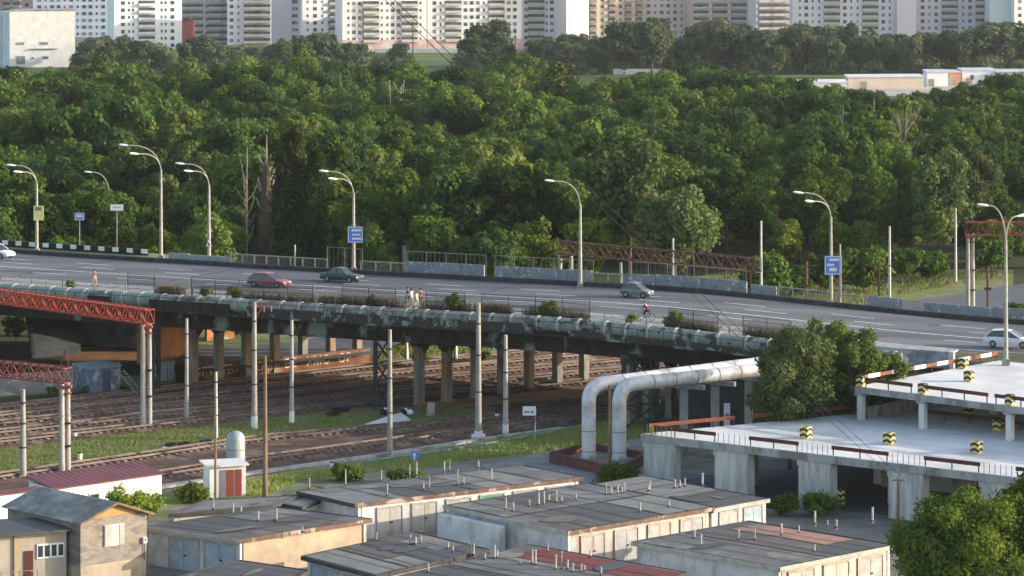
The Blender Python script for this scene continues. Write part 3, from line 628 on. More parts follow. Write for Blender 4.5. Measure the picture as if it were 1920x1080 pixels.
# ------------------------------------------------------------------ things lying between the tracks
def slab(label, pts, h=.25):
    q = MB(); q.prism([G(x, y) for x, y in pts], .02, h); return tag(q.build('concrete_slab', conclight), label, 'slab')
slab('broad pale concrete slab on the grass at the foot of the trestle', [(684, 800), (722, 787), (752, 778), (769, 791), (724, 798), (686, 803)])
slab('narrow pale slab next to the broad slab on the grass', [(646, 808), (682, 801), (684, 804), (648, 812)])
slab('narrow pale slab farthest from the trestle on the grass', [(617, 813), (642, 807), (645, 812), (619, 817)])
def tyre(label, px, py, r=.45):
    p = G(px, py); t = local('old_tyre', label, 'tyre', p, random.random()); q = MB(); n = 16
    pts = [Vector((math.cos(a) * r, math.sin(a) * r, .16)) for a in [2 * PI * i / n for i in range(n + 1)]]; q.tube(pts, .16, 8, False); q.build('tread', black, t, smooth=True)
    q = MB(); q.lathe((0, 0, .05), [(r * .6, 0), (r * .62, .12), (r * .2, .15), (r * .18, .02)], 12); q.build('hub', darksteel, t)
tyre('black tyre on a white slab between the tracks behind the white shed', 322, 838); tyre('black tyre just right of the tyre on the white slab', 345, 836); tyre('black tyre alone on the grass left of the tank', 387, 832)
tyre('black tyre on the grass left of the broad pale slab', 632, 772); tyre('second black tyre on the grass left of the broad pale slab, nearer the slab', 646, 771); tyre('black tyre lying in the middle of the upper grass strip', 625, 779)
q = MB(); wallseg(q, G(315, 843), G(352, 838), 1.0, 0, .1); tag(q.build('white_slab', white), 'thin white slab lying under the black tyres', 'slab')
for lb, px, py in (('white bucket between the masts left of the tank', 150, 862), ('white can beside the twin concrete masts', 141, 822), ('white marker stone near the tall banded mast', 932, 786), ('white marker stone on the grass left of the masts', 623, 880)):
    p = G(px, py); t = local('marker_stone' if 'stone' in lb else 'bucket', lb, 'marker' if 'stone' in lb else 'bucket', p); q = MB(); q.lathe((0, 0, 0), [(.18, 0), (.2, .5), (.19, .55), (.0, .55)], 12); q.build('body', white, t)
    q = MB(); q.lathe((0, 0, .55), [(.21, 0), (.21, .06), (0, .08)], 12); q.build('top', black, t)
p = G(770, 800); t = local('rubbish_bags', 'white and black rubbish heaped beside the broad pale slab', 'rubbish', G(745, 777))
for i in range(7):
    q = MB(); c = Vector((random.uniform(-1.6, 1.6), random.uniform(-.6, .6), .25)); q.lathe(c - Z3 * .25, [(.05, 0), (.3, .1), (.33, .25), (.2, .45), (.05, .55)], 9); q.build('bag', white if i % 2 else black, t, smooth=True)
t = local('stone_block', 'upright pinkish stone block on the grass under the bridge columns', 'block', G(808, 779)); q = MB(); q.prism([(-.35, -.3), (.35, -.3), (.35, .3), (-.35, .3)], 0, [1.2, 1.15, 1.2, 1.25]); q.box((0, 0, .06), (.45, .4, .06)); q.build('block', mat('pink_stone', (.38, .31, .27), (.28, .22, .19), 1.5, .9), t)
# blue tool shed, grey wall and ladder at the left under the gantries
t = thing('blue_shed', 'small blue sheet metal shed behind the tracks at left', 'shed', G(198, 735)); a, b = G(170, 737), G(224, 731); dd = (b - a).normalized(); nn = Vector((-dd.y, dd.x, 0))
bluetin = mat('blue_tin', (.13, .17, .23), (.09, .12, .17), .8, .7, c3=(.3, .36, .42), s3=.9)
q = MB(); q.prism([a, b, b + nn * 3, a + nn * 3], 0, 2.3); q.build('wall', bluetin, t); q = MB(); q.prism([a - dd * .2 - nn * .2, b + dd * .2 - nn * .2, b + nn * 3.2 + dd * .2, a + nn * 3.2 - dd * .2], [2.31] * 4, [2.42, 2.42, 2.6, 2.6]); q.build('roof', steelgrey, t)
q = MB(); q.box(a + (b - a) * .55 - nn * .02 + Z3 * 1, (.45, .03, 1), (dd, nn, Z3)); q.build('door', mat('navy_paint', (.06, .09, .16), None, 1, .7), t)
q = MB(); wallseg(q, G(118, 733), G(226, 722), .3, 0, 2.2); tag(q.build('concrete_fence', mat('stained_panel', (.33, .33, .31), (.24, .24, .23), .8, .9, c3=(.42, .43, .45), s3=.6)), 'grey concrete fence behind the faded red gantry and blue shed', 'fence')
q = MB(); wallseg(q, G(-120, 752), G(116, 733), .3, 0, 2.0); tag(q.build('concrete_fence', mat('stained_panel2', (.24, .24, .24), (.17, .17, .18), .8, .9, c3=(.45, .43, .42), s3=.5)), 'darker concrete fence seen through the faded red gantry at the left edge', 'fence')
t = thing('ladder', 'pale metal ladder leaning beside the red gantry legs', 'ladder', G(262, 735)); a, b = G(226, 735) + Z3 * 2.1, G(262, 738); nn = Vector((.25, .35, 0)); q = MB()
for sg in (1, -1): q.bar(a + nn * sg, b + nn * sg, .09)
q.build('stile', steelgrey, t); q = MB()
for i in range(9): p = a.lerp(b, (i + .5) / 9); q.bar(p + nn, p - nn, .07)
q.build('rung', steelgrey, t)
t = thing('switch_cabinet', 'grey electrical cabinet between the trestle and the slim mast under the bridge', 'cabinet', G(312, 716)); a, b = G(300, 717), G(327, 714); dd = (b - a).normalized(); nn = Vector((-dd.y, dd.x, 0))
q = MB(); q.prism([a, b, b + nn, a + nn], .1, 1.9); q.build('body', mat('cabinet_grey', (.30, .33, .38), (.22, .25, .3), 1, .7), t); q = MB(); q.prism([a - dd * .1 - nn * .1, b + dd * .1 - nn * .1, b + nn * 1.1 + dd * .1, a + nn * 1.1 - dd * .1], 1.9, 2.0); q.build('lid', steelgrey, t); q = MB(); q.box((a + b) / 2 - nn * .01 + Z3 * 1, (.02, .015, .85), (dd, nn, Z3)); q.build('door_seam', black, t)
q = MB(); q.add([G(60, 672), G(152, 664), G(146, 640) + Z3 * 4.5, G(40, 640) + Z3 * 5.5, G(60, 672) - Z3 * .3, G(152, 664) - Z3 * .3, G(146, 638) + Z3 * 4.2, G(60, 638) + Z3 * 5.2], [(0, 1, 2, 3), (7, 6, 5, 4), (0, 4, 5, 1), (1, 5, 6, 2), (2, 6, 7, 3), (3, 7, 4, 0)])
tag(q.build('concrete_slope', mat('blue_concrete', (.085, .095, .11), (.06, .066, .076), .5, .9)), 'steep bluish concrete slope paving under the left end of the bridge', 'slope')
# ------------------------------------------------------------------ vehicles
def car(label, px, py, off_z, colour, kind='sedan', L_=4.3, W=1.72, Hh=1.42, face=1, rough=.35, cm=None):
    pos = GR(px, py)
    # nearest road parameter gives the heading
    ss = min(SL, key=lambda s: (road(s, 0) - pos).dot(rdir(s)) ** 2); d_ = rdir(ss) * face
    t = local('parked_car' if False else 'car', label, 'car', pos, math.atan2(d_.y, d_.x))
    m = cm or mat('car_' + label.split()[0] + str(px), colour, tuple(c * .92 for c in colour), 1, rough); h = L_ / 2
    zb, belt = .22, Hh * .60
    if kind == 'sedan':
        st = [(-h, .5, .80, .9), (-h * .97, .3, belt * .97, .96), (-h * .5, .22, belt * 1.02, 1), (0, .22, belt * 1.0, 1), (h * .45, .22, belt * .98, 1), (h * .82, .24, belt * .86, .97), (h * .97, .3, belt * .78, .92), (h, .45, belt * .62, .84)]
        cab = [(-h * .66, belt), (-h * .38, Hh * .96), (-h * .1, Hh), (h * .12, Hh * .97), (h * .42, belt)]
    else:
        st = [(-h, .45, belt * .8, .9), (-h * .97, .3, belt * 1.0, .96), (-h * .5, .22, belt * 1.05, 1), (0, .22, belt * 1.0, 1), (h * .45, .22, belt * .96, 1), (h * .8, .24, belt * .84, .97), (h * .96, .3, belt * .72, .9), (h, .42, belt * .58, .82)]
        cab = [(-h * .93, belt), (-h * .68, Hh * .95), (-h * .2, Hh), (h * .08, Hh * .96), (h * .5, belt)]
    def loft(secs):
        q = MB(); k_ = len(secs[0])
        for s_ in secs: q.v += s_
        for i in range(len(secs) - 1):
            for j in range(k_ - 1): a = i * k_ + j; q.f.append((a, a + 1, a + 1 + k_, a + k_))
            q.f.append((i * k_ + k_ - 1, i * k_, (i + 1) * k_, (i + 1) * k_ + k_ - 1))
        q.f.append(tuple(range(k_))); q.f.append(tuple(range((len(secs) - 1) * k_, len(secs) * k_))); return q
    w = W / 2; secs = []
    for x, z0, z1, f_ in st:
        y = w * f_; zm = z0 + (z1 - z0) * .45
        secs.append([(x, -y * .9, z0), (x, -y, zm), (x, -y * .985, z0 + (z1 - z0) * .75), (x, -y * .9, z1), (x, 0, z1 + .03), (x, y * .9, z1), (x, y * .985, z0 + (z1 - z0) * .75), (x, y, zm), (x, y * .9, z0)])
    loft(secs).build('body', m, t, smooth=True)
    secs = []
    for x, z in cab:
        f_ = (z - belt) / (Hh - belt); y1 = w * (.88 - .16 * f_)
        secs.append([(x, -w * .86, belt - .05), (x, -y1, z), (x, 0, z + .02 * f_), (x, y1, z), (x, w * .86, belt - .05)])
    loft(secs).build('window_glass', carglass, t, smooth=False)
    q = MB(); c3_ = cab[1:4]
    vs = [(x, sg * w * (.88 - .16 * (z - belt) / (Hh - belt)) * 1.01, z + .012) for x, z in c3_ for sg in (-1, 1)]
    q.add(vs + [(v[0], v[1], v[2] + .035) for v in vs], [(0, 1, 3, 2), (2, 3, 5, 4), (6, 8, 9, 7), (8, 10, 11, 9), (0, 2, 8, 6), (2, 4, 10, 8), (1, 7, 9, 3), (3, 9, 11, 5), (0, 6, 7, 1), (4, 5, 11, 10)])
    for i, j in ((0, 1), (3, 4)):
        for sg in (-1, 1):
            a, b = cab[i], cab[j]; fa, fb = (a[1] - belt) / (Hh - belt), (b[1] - belt) / (Hh - belt)
            q.bar((a[0], sg * w * (.88 - .16 * fa), a[1]), (b[0], sg * w * (.88 - .16 * fb), b[1] + .01), .07)
    for sg in (-1, 1): q.bar((-h * .12, sg * w * .875, belt - .02), (-h * .12, sg * w * .725, Hh + .005), .08)
    q.build('roof', m, t)
    for x in (-h * .6, h * .62):
        for sg in (-1, 1):
            q = MB(); q.tube([(x, sg * (w - .2), .31), (x, sg * (w - .0), .31)], .31, 16); wh = q.build('wheel', black, t, smooth=True)
            q = MB(); q.tube([(x, sg * (w - .02), .31), (x, sg * (w + .015), .31)], [.19, .17], 12); q.build('rim', steelgrey, wh)
    for sg in (-1, 1):
        q = MB(); q.box((h * .955, sg * w * .62, belt * .66), (.07, .17, .07)); q.build('headlight', lamphead, t)
        q = MB(); q.box((-h * .975, sg * w * .68, belt * .78), (.05, .14, .08)); q.build('tail_light', mat('tail_red', (.4, .02, .02), None, 1, .3), t)
    for x, nm in ((h * .98, 'front_bumper'), (-h * .98, 'rear_bumper')):
        q = MB(); q.box((x, 0, .42), (.07, w * .86, .1)); q.build(nm, m if kind != 'sedan' else darksteel, t)
    return t
car('dark green saloon car driving under the blue lamp post sign', 641, 528, 0, (.025, .05, .05), 'sedan')
car('red hatchback with pale roof behind the tall wire fence', 505, 538, 0, (.24, .075, .08), 'hatch')
car('silver hatchback at the right edge passing the near lamp post', 1892, 650, 0, (.62, .62, .66), 'hatch', 4.4, 1.75, 1.5, rough=.3)
car('white car cut off by the left edge of the bridge road', -6, 483, 0, (.78, .78, .78), 'hatch', 4.0, 1.7, 1.5)
car('pale grey small car in the far lane near the barrier', 1194, 557, 0, (.16, .165, .18), 'hatch', 3.0, 1.55, 1.4)
# ------------------------------------------------------------------ people
def skinmesh(name, verts, edges, rads, m, parent, sub=1):
    me = bpy.data.meshes.new(name); me.from_pydata(verts, edges, []); o = bpy.data.objects.new(name, me); COL.objects.link(o)
    md = o.modifiers.new('Skin', 'SKIN'); 
    if not me.skin_vertices: bpy.context.view_layer.update()
    for i, v in enumerate(me.skin_vertices[0].data): v.radius = rads[i] if isinstance(rads[i], tuple) else (rads[i],) * 2; v.use_root = (i == 0)
    md.use_smooth_shade = True; ss_ = o.modifiers.new('Sub', 'SUBSURF'); ss_.levels = sub; ss_.render_levels = sub
    bpy.context.view_layer.update()
    dg = bpy.context.evaluated_depsgraph_get(); nm = bpy.data.meshes.new_from_object(o.evaluated_get(dg)); bpy.data.objects.remove(o)
    nm.materials.clear(); nm.materials.append(m); o2 = bpy.data.objects.new(name, nm); COL.objects.link(o2); o2.parent = parent; ORG[o2.name] = Vector((0, 0, 0)); return o2
def person(label, loc, rot, shirt, trousers, hgt=1.72, stride=.25, seated=False, sleeve=True, shorts=False, dress=False):
    t = local('person', label, 'person', loc, rot); k = hgt / 1.72
    def V(x, y, z): return (x * k, y * k, z * k)
    # x forward, y left
    if seated:
        hip = (-.18, 0, .98); J = dict(pel=hip, ch=(.08, 0, 1.36), nk=(.16, 0, 1.5), hd=(.22, 0, 1.66), top=(.24, 0, 1.74), hl=(-.16, .1, .94), kl=(.2, .12, .72), al=(.08, .12, .34), fl=(.2, .12, .28), hr=(-.16, -.1, .94), kr=(.22, -.12, .88), ar=(.16, -.12, .5), fr=(.28, -.12, .45), sl=(.12, .19, 1.42), el=(.28, .24, 1.18), wl=(.48, .22, 1.08), sr=(.12, -.19, 1.42), er=(.28, -.24, 1.18), wr=(.48, -.22, 1.08))
    else:
        s_ = stride
        J = dict(pel=(0, 0, .93), ch=(.01, 0, 1.28), nk=(.02, 0, 1.46), hd=(.04, 0, 1.6), top=(.04, 0, 1.68), hl=(0, .1, .88), kl=(s_ * .7, .1, .5), al=(s_ * .8, .1, .09), fl=(s_ * .8 + .16, .11, .05), hr=(0, -.1, .88), kr=(-s_ * .35, -.1, .49), ar=(-s_ * 1.1, -.1, .11), fr=(-s_ * 1.1 + .15, -.11, .04), sl=(0, .2, 1.4), el=(-s_ * .4, .25, 1.13), wl=(-s_ * .25, .25, .88), sr=(0, -.2, 1.4), er=(s_ * .3, -.25, 1.13), wr=(s_ * .9, -.24, .9))
    names = list(J); idx = {n: i for i, n in enumerate(names)}; vs = [V(*J[n]) for n in names]
    R_ = dict(pel=(.14, .1), ch=(.15, .1), nk=.055, hd=(.085, .095), top=.06, hl=.085, kl=.06, al=.04, fl=.035, hr=.085, kr=.06, ar=.04, fr=.035, sl=.055, el=.042, wl=.03, sr=.055, er=.042, wr=.03)
    E_ = [('pel', 'ch'), ('ch', 'nk'), ('nk', 'hd'), ('hd', 'top'), ('pel', 'hl'), ('hl', 'kl'), ('kl', 'al'), ('al', 'fl'), ('pel', 'hr'), ('hr', 'kr'), ('kr', 'ar'), ('ar', 'fr'), ('ch', 'sl'), ('sl', 'el'), ('el', 'wl'), ('ch', 'sr'), ('sr', 'er'), ('er', 'wr')]
    rads = [tuple(a * k for a in R_[n]) if isinstance(R_[n], tuple) else R_[n] * k for n in names]; ed = [(idx[a], idx[b]) for a, b in E_]
    for wn2, en in (('wl', 'el'), ('wr', 'er')):      # palm and five fingers
        w_, e_ = Vector(J[wn2]), Vector(J[en]); dd = (w_ - e_).normalized(); sd = dd.cross(Vector((0, 1, 0))).normalized()
        palm = w_ + dd * .07; vs.append(V(*palm)); rads.append(.03 * k); pi_ = len(vs) - 1; ed.append((idx[wn2], pi_))
        for f_, ln in ((-.03, .07), (-.01, .08), (.012, .075), (.032, .06)):
            vs.append(V(*(palm + dd * (.03 + ln * .5) + sd * f_))); rads.append(.009 * k); a_ = len(vs) - 1; ed.append((pi_, a_))
            vs.append(V(*(palm + dd * (.03 + ln) + sd * f_ + Vector((0.015, 0, 0))))); rads.append(.008 * k); ed.append((a_, len(vs) - 1))
        vs.append(V(*(w_ + dd * .05 + sd * .055))); rads.append(.01 * k); ed.append((pi_, len(vs) - 1))
    skinmesh('body', vs, ed, rads, skin, t)
    def sub(ns, es, grow, nm, m):
        ii = {n: i for i, n in enumerate(ns)}; rr = []
        for n in ns: r = R_[n]; rr.append(tuple((a + grow) * k for a in r) if isinstance(r, tuple) else (r + grow) * k)
        skinmesh(nm, [V(*J[n]) for n in ns], [(ii[a], ii[b]) for a, b in es], rr, m, t)
    sub(['ch', 'pel', 'sl', 'el', 'sr', 'er'] if sleeve else ['ch', 'pel', 'sl', 'sr'], [('pel', 'ch'), ('ch', 'sl'), ('ch', 'sr')] + ([('sl', 'el'), ('sr', 'er')] if sleeve else []), .022, 'shirt', shirt)
    sub(['pel', 'hl', 'kl', 'hr', 'kr'] + ([] if shorts else ['al', 'ar']), [('pel', 'hl'), ('hl', 'kl'), ('pel', 'hr'), ('hr', 'kr')] + ([] if shorts else [('kl', 'al'), ('kr', 'ar')]), .02, 'skirt' if dress else 'trousers', trousers)
    hd = Vector(V(*J['hd'])); q = MB(); q.lathe(hd + Vector((-.015, 0, -.02)) * k, [(.105 * k, 0), (.118 * k, .06 * k), (.1 * k, .12 * k), (.05 * k, .15 * k), (0, .155 * k)], 12); q.build('hair', hairm, t, smooth=True)
    q = MB(); 
    for sg in (-1, 1): q.box(hd + Vector((.09, sg * .035, .02)) * k, (.012 * k, .014 * k, .008 * k))
    q.build('eyes', black, t); q = MB(); q.add([hd + Vector(v) * k for v in ((.09, -.015, -.03), (.09, .015, -.03), (.125, 0, -.03), (.09, 0, .02))], [(0, 1, 2), (0, 2, 3), (1, 3, 2), (0, 3, 1)]); q.build('nose', skin, t)
    q = MB(); q.box(hd + Vector((.092, 0, -.055)) * k, (.008 * k, .025 * k, .006 * k)); q.build('mouth', mat('lips', (.35, .14, .12), None, 1, .6), t)
    for a_, b_2 in (('al', 'fl'), ('ar', 'fr')):
        f1 = Vector(V(*J[a_])); f2 = Vector(V(*J[b_2])); q = MB(); q.tube([f1 + Vector((-.05, 0, -.03)) * k, f1.lerp(f2, .5) + Vector((0, 0, -.02)) * k, f2 + Vector((.03, 0, 0)) * k], [.045 * k, .05 * k, .035 * k], 8); q.build('shoe', black, t, smooth=True)
    return t
cl = lambda n, c: mat('cloth_' + n, c, tuple(v * .85 for v in c), 6, .95)
def walkpos(px, off): return road(s_at(px, off, ZR + .15), off, ZR + .15)
def hdg(px, f=1): d_ = rdir(s_at(px, 23)) * f; return math.atan2(d_.y, d_.x)
person('person in a red top walking on the bridge walkway at far left', walkpos(178, 22.8), hdg(178, -1), cl('red', (.24, .06, .06)), cl('beige', (.45, .36, .28)), shorts=True)
person('person in dark clothes, leftmost of the four people on the walkway', walkpos(765, 22.6), hdg(765, -1), cl('navy', (.03, .035, .06)), cl('dark', (.04, .04, .05)))
person('person in a white shirt, second of the four people on the walkway', walkpos(772, 24.0), hdg(772, -1), cl('white', (.75, .75, .73)), cl('greyblue', (.3, .3, .33)), 1.78)
person('person in pale yellow, third of the four people on the walkway', walkpos(781, 24.6), hdg(781, -1), cl('cream', (.66, .58, .38)), cl('cream2', (.6, .48, .32)), 1.65, shorts=True)
person('person in a dark red top, rightmost of the four people on the walkway', walkpos(790, 22.8), hdg(790, -1), cl('wine', (.25, .03, .04)), cl('dark', (.04, .04, .05)), 1.7)
bp = walkpos(1213, 22.4); bh = hdg(1213, -1)
t = local('bicycle', 'dark bicycle ridden along the bridge walkway', 'bicycle', bp, bh)
for x in (-.52, .52):
    q = MB(); pts = [Vector((x + math.cos(a) * .32, 0, .34 + math.sin(a) * .32)) for a in [2 * PI * i / 20 for i in range(21)]]; q.tube(pts, .022, 6, False); wh = q.build('wheel', black, t, smooth=True)
    q = MB()
    for i in range(10): a = PI * i / 10; q.bar((x - math.cos(a) * .3, 0, .34 - math.sin(a) * .3), (x + math.cos(a) * .3, 0, .34 + math.sin(a) * .3), .006)
    q.build('spokes', steelgrey, wh)
q = MB()
for a, b in (((-.52, 0, .34), (-.05, 0, .32)), ((-.05, 0, .32), (-.2, 0, .88)), ((-.52, 0, .34), (-.17, 0, .78)), ((-.17, 0, .78), (.38, 0, .82)), ((-.05, 0, .32), (.4, 0, .72)), ((.36, 0, .95), (.52, 0, .34))): q.bar(a, b, .035)
q.build('frame', darksteel, t); q = MB(); q.bar((.36, 0, .95), (.38, 0, 1.05), .03); q.bar((.42, -.28, 1.05), (.42, .28, 1.05), .03); q.build('handlebar', darksteel, t); q = MB(); q.box((-.2, 0, .91), (.13, .07, .03)); q.build('saddle', black, t); q = MB(); q.box((-.05, .1, .32), (.08, .02, .015)); q.box((-.05, -.1, .32), (.08, .02, .015)); q.build('pedal', black, t)
person('cyclist in a dark red jacket riding along the bridge walkway', bp, bh, cl('maroon', (.12, .02, .04)), cl('dark', (.04, .04, .05)), seated=True)
# ------------------------------------------------------------------ garages
def lerp2(Q, u, v):
    a = Vector(Q[0]).lerp(Vector(Q[1]), u); b = Vector(Q[3]).lerp(Vector(Q[2]), u); return a.lerp(b, v)
bit1 = mat('bitumen_dark', (.092, .092, .098), (.07, .07, .076), .5, .85, c3=(.12, .115, .11), s3=.25, lo3=.5, hi3=.7, bump=.1)
bit2 = mat('bitumen_grey', (.145, .145, .145), (.115, .115, .117), .5, .9, c3=(.2, .19, .175), s3=.3, bump=.1)
bit3 = mat('bitumen_pale', (.20, .20, .195), (.165, .165, .16), .5, .9, c3=(.16, .155, .15), s3=.35, bump=.1)
bit4 = mat('bitumen_brown', (.125, .112, .102), (.09, .082, .077), .6, .9, c3=(.15, .145, .14), s3=.3, bump=.1)
bitred = mat('red_roofing', (.21, .055, .05), (.16, .045, .042), .5, .85, c3=(.13, .06, .055), s3=.35, bump=.1)
bitpink = mat('pink_roofing', (.34, .20, .15), (.27, .16, .125), .6, .9, c3=(.2, .15, .125), s3=.5)
plwhite = mat('whitewash_plaster', (.62, .61, .60), (.50, .49, .48), .8, .9, c3=(.38, .37, .35), s3=.9, lo3=.5, hi3=.66, stretch=(1, 1, .6))
plcream = mat('cream_plaster', (.50, .465, .415), (.42, .39, .345), .9, .9, c3=(.36, .30, .24), s3=.8, stretch=(1, 1, .6))
plorange = mat('orange_plaster', (.50, .37, .26), (.43, .31, .215), .7, .9, c3=(.36, .29, .22), s3=.55, bump=.1)
blockwall = mat('block_wall', (.30, .285, .265), (.23, .22, .205), 1.3, .95, c3=(.36, .33, .29), s3=.5, bump=.2)
rustlip = mat('rusty_eave', (.17, .105, .08), (.10, .075, .062), 1.5, .9, c3=(.36, .3, .24), s3=.9)
lipdark = mat('eave_dark', (.07, .068, .066), (.045, .045, .045), 1, .9)
lippale = mat('eave_pale', (.42, .40, .36), (.3, .285, .26), 1.4, .9)
doorblue = mat('pale_blue_door', (.34, .41, .47), (.27, .33, .39), 1, .7, c3=(.4, .43, .44), s3=.8)
doorcream = mat('cream_door', (.43, .405, .37), (.35, .33, .30), 1.2, .8, c3=(.33, .27, .2), s3=.9, lo3=.56, hi3=.66, stretch=(1, 1, .4))
doorgrey = mat('grey_door', (.36, .36, .355), (.29, .29, .285), 1.2, .8, c3=(.42, .39, .34), s3=.8)
doorgreen = mat('green_door', (.10, .30, .20), (.08, .24, .16), 1, .7)
ventm = mat('vent_asbestos', (.40, .39, .365), (.25, .24, .225), 2.5, .9, stretch=(1, 1, .5), var=.2)
def garage(name, label, Q, z, walls, doors=(), patches=(), vents=(), lips=(lipdark,) * 4, roofm=bit1, over=.22, zb=0.0, cat='garage block', inset=.2):
    """Q: four plan corners in order; walls: material per edge; doors: (edge, t0, t1, material, height)"""
    Q = [Vector((q[0], q[1], 0)) for q in Q]; cen = sum(Q, Vector()) / 4; zs = list(z) if isinstance(z, (list, tuple)) else [z] * 4
    t = thing(name, label, cat, cen)
    W = [q + (cen - q).normalized() * inset for q in Q]; 
    for i in range(4):
        a, b = W[i], W[(i + 1) % 4]; q = MB(); dd = (b - a).normalized(); n = Vector((dd.y, -dd.x, 0))
        if n.dot(cen - a) > 0: n = -n
        q.prism([a + dd * (.3 if i % 2 else 0), b - dd * (.3 if i % 2 else 0), b - n * .3 - dd * (.3 if i % 2 else 0), a - n * .3 + dd * (.3 if i % 2 else 0)], zb, [zs[i] - .2, zs[(i + 1) % 4] - .2, zs[(i + 1) % 4] - .2, zs[i] - .2])
        q.build('wall', walls[i], t)
    for e, t0, t1, m, hh in doors:
        a, b = W[e], W[(e + 1) % 4]; dd = (b - a).normalized(); n = Vector((dd.y, -dd.x, 0)); L_ = (b - a).length
        if n.dot(cen - a) > 0: n = -n
        p, r = a.lerp(b, t0), a.lerp(b, t1)
        q = MB(); mid = (p + r) / 2; hw = (r - p).length / 2
        for sg in (-1, 1): q.box(mid + dd * sg * (hw / 2) + n * .03 + Z3 * (zb + hh / 2), (hw / 2 - .02, .03, hh / 2), (dd, n, Z3))
        for sg in (-1, 1):
            for zz in (.35, hh - .3): q.box(mid + dd * sg * hw * .5 + n * .07 + Z3 * (zb + zz), (hw / 2 - .1, .012, .04), (dd, n, Z3))
        d_ = q.build('garage_door', m, t)
        q = MB(); q.box(mid + n * .08 + dd * .12 + Z3 * (zb + hh * .5), (.1, .025, .06), (dd, n, Z3)); q.build('lock', darksteel, d_)
        q = MB()
        for sg in (-1, 1): q.box(mid + dd * sg * (hw + .05) + n * .05 + Z3 * (zb + hh / 2 + .03), (.05, .055, hh / 2 + .03), (dd, n, Z3))
        q.box(mid + n * .05 + Z3 * (zb + hh + .1), (hw + .1, .055, .05), (dd, n, Z3)); q.build('door_frame', lippale, t)
    q = MB(); R_ = [q_ + (q_ - cen).normalized() * over for q_ in Q]
    q.prism(R_, [a - .19 for a in zs], zs); rf = q.build('roof', roofm, t)
    for i in range(4):
        a, b = R_[i], R_[(i + 1) % 4]; dd = (b - a).normalized(); n = Vector((dd.y, -dd.x, 0))
        if n.dot(cen - a) > 0: n = -n
        za_, zb_ = zs[i], zs[(i + 1) % 4]; q = MB()
        q.prism([a + n * .004, b + n * .004, b + n * .05, a + n * .05], [za_ - .24, zb_ - .24, zb_ - .24, za_ - .24], [za_ + .05, zb_ + .05, zb_ + .05, za_ + .05]); q.build('eave', lips[i], t)
    def zat(u, v): return (zs[0] * (1 - u) + zs[1] * u) * (1 - v) + (zs[3] * (1 - u) + zs[2] * u) * v
    for k_, (u0, u1, v0, v1, m) in enumerate(patches):
        q = MB(); P = []
        for u, v in ((u0, v0), ((u0 + u1) / 2, v0 + .01), (u1, v0), (u1 - .006, (v0 + v1) / 2), (u1, v1), (u0, v1), (u0 + .008, (v0 + v1) / 2)):
            p = lerp2(R_, u, v); P.append((p.x, p.y, zat(u, v) + .02 + .006 * k_))
        q.sheet(P); q.build('roofing_sheet', m, t)
    for k_ in range(2):      # odd felt repairs
        u, v = random.uniform(.04, .85), random.uniform(.04, .85); du, dv = random.uniform(.03, .12), random.uniform(.05, .2); q = MB(); P = []
        for a_ in range(9):
            an = 2 * PI * (a_ + random.uniform(-.15, .15)) / 9; uu, vv = min(.985, max(.015, u + du * math.cos(an) * random.uniform(.88, 1.08))), min(.985, max(.015, v + dv * math.sin(an) * random.uniform(.88, 1.08))); p = lerp2(R_, uu, vv); P.append((p.x, p.y, zat(uu, vv) + .066 + .004 * k_))
        q.sheet(P); q.build('felt_repair', random.choice([bit1, bit2]), t)
    for k_ in range(5):
        v = (k_ + 1) / 6 + random.uniform(-.03, .03); q = MB(); q.sheet([(lerp2(R_, u, vv).x, lerp2(R_, u, vv).y, zat(u, vv) + .06) for u, vv in ((.01, v), (.5, v + .006), (.99, v), (.99, v + .008), (.5, v + .013), (.01, v + .008))]); q.build('tar_seam', lipdark, t)
    for vx, vy, hh, rr in vents:
        zz = max(zs); p = G(vx, vy, zz); p.z = zz
        q = MB(); q.tube([p - Z3 * .1, p + Z3 * hh], rr, 8); v_ = q.build('vent_pipe', ventm, t, smooth=True)
        q = MB(); q.tube([p - Z3 * .02, p + Z3 * .14], [rr * 1.9, rr * 1.2], 8); q.build('flashing', lipdark, v_)
        if random.random() < .4: q = MB(); q.tube([p + Z3 * (hh + .04), p + Z3 * (hh + .14)], [rr * 1.9, rr * .5], 8); q.build('cowl', steelgrey, v_)
    return t
def doorrow(e, n, t0, t1, mats_, fill=.74, hh=2.1):
    out = []; st_ = (t1 - t0) / n
    for i in range(n): out.append((e, t0 + st_ * (i + (1 - fill) / 2), t0 + st_ * (i + 1 - (1 - fill) / 2), mats_[i % len(mats_)], hh))
    return out
def vrow(pts, h=(0.6, 1.0), r=.075): return [(x, y, random.uniform(h[0] * .7, h[1]), r * random.uniform(.6, .95)) for x, y in pts if random.random() < .85]
Q1 = [(-25.8, 210.3), (-18.8, 205.9), (-10.2, 213.0), (-17.2, 217.4)]
garage('garage_row', 'garage block with pale blue doors and a long bare orange plaster wall', Q1, 2.7, [plwhite, plorange, plcream, plcream], doorrow(0, 2, .2, .98, [doorblue], .8), [(0.02, .7, .1, .98, bit1), (.72, .985, .01, .99, bit4), (.1, .45, .55, .95, bit2)],
       vrow([(484, 978), (497, 976), (518, 977), (520, 972), (567, 998), (574, 985)], (.55, .9), .1), (lippale, rustlip, lipdark, lipdark))
garage('garage_row', 'low pale roofed garage block behind the orange plaster wall', [G(322, 964, 2.5).xy, G(505, 948, 2.5).xy, G(560, 930, 2.5).xy, G(392, 938, 2.5).xy], 2.5, [plcream] * 4, (), [(.1, .9, .1, .9, bit3)], vrow([(400, 956), (437, 966), (452, 964)], (.6, .9), .09), roofm=bit2)
Q2 = [(-15.9, 223.7), (-11.4, 218.8), (5.3, 229.7), (0.8, 234.6)]
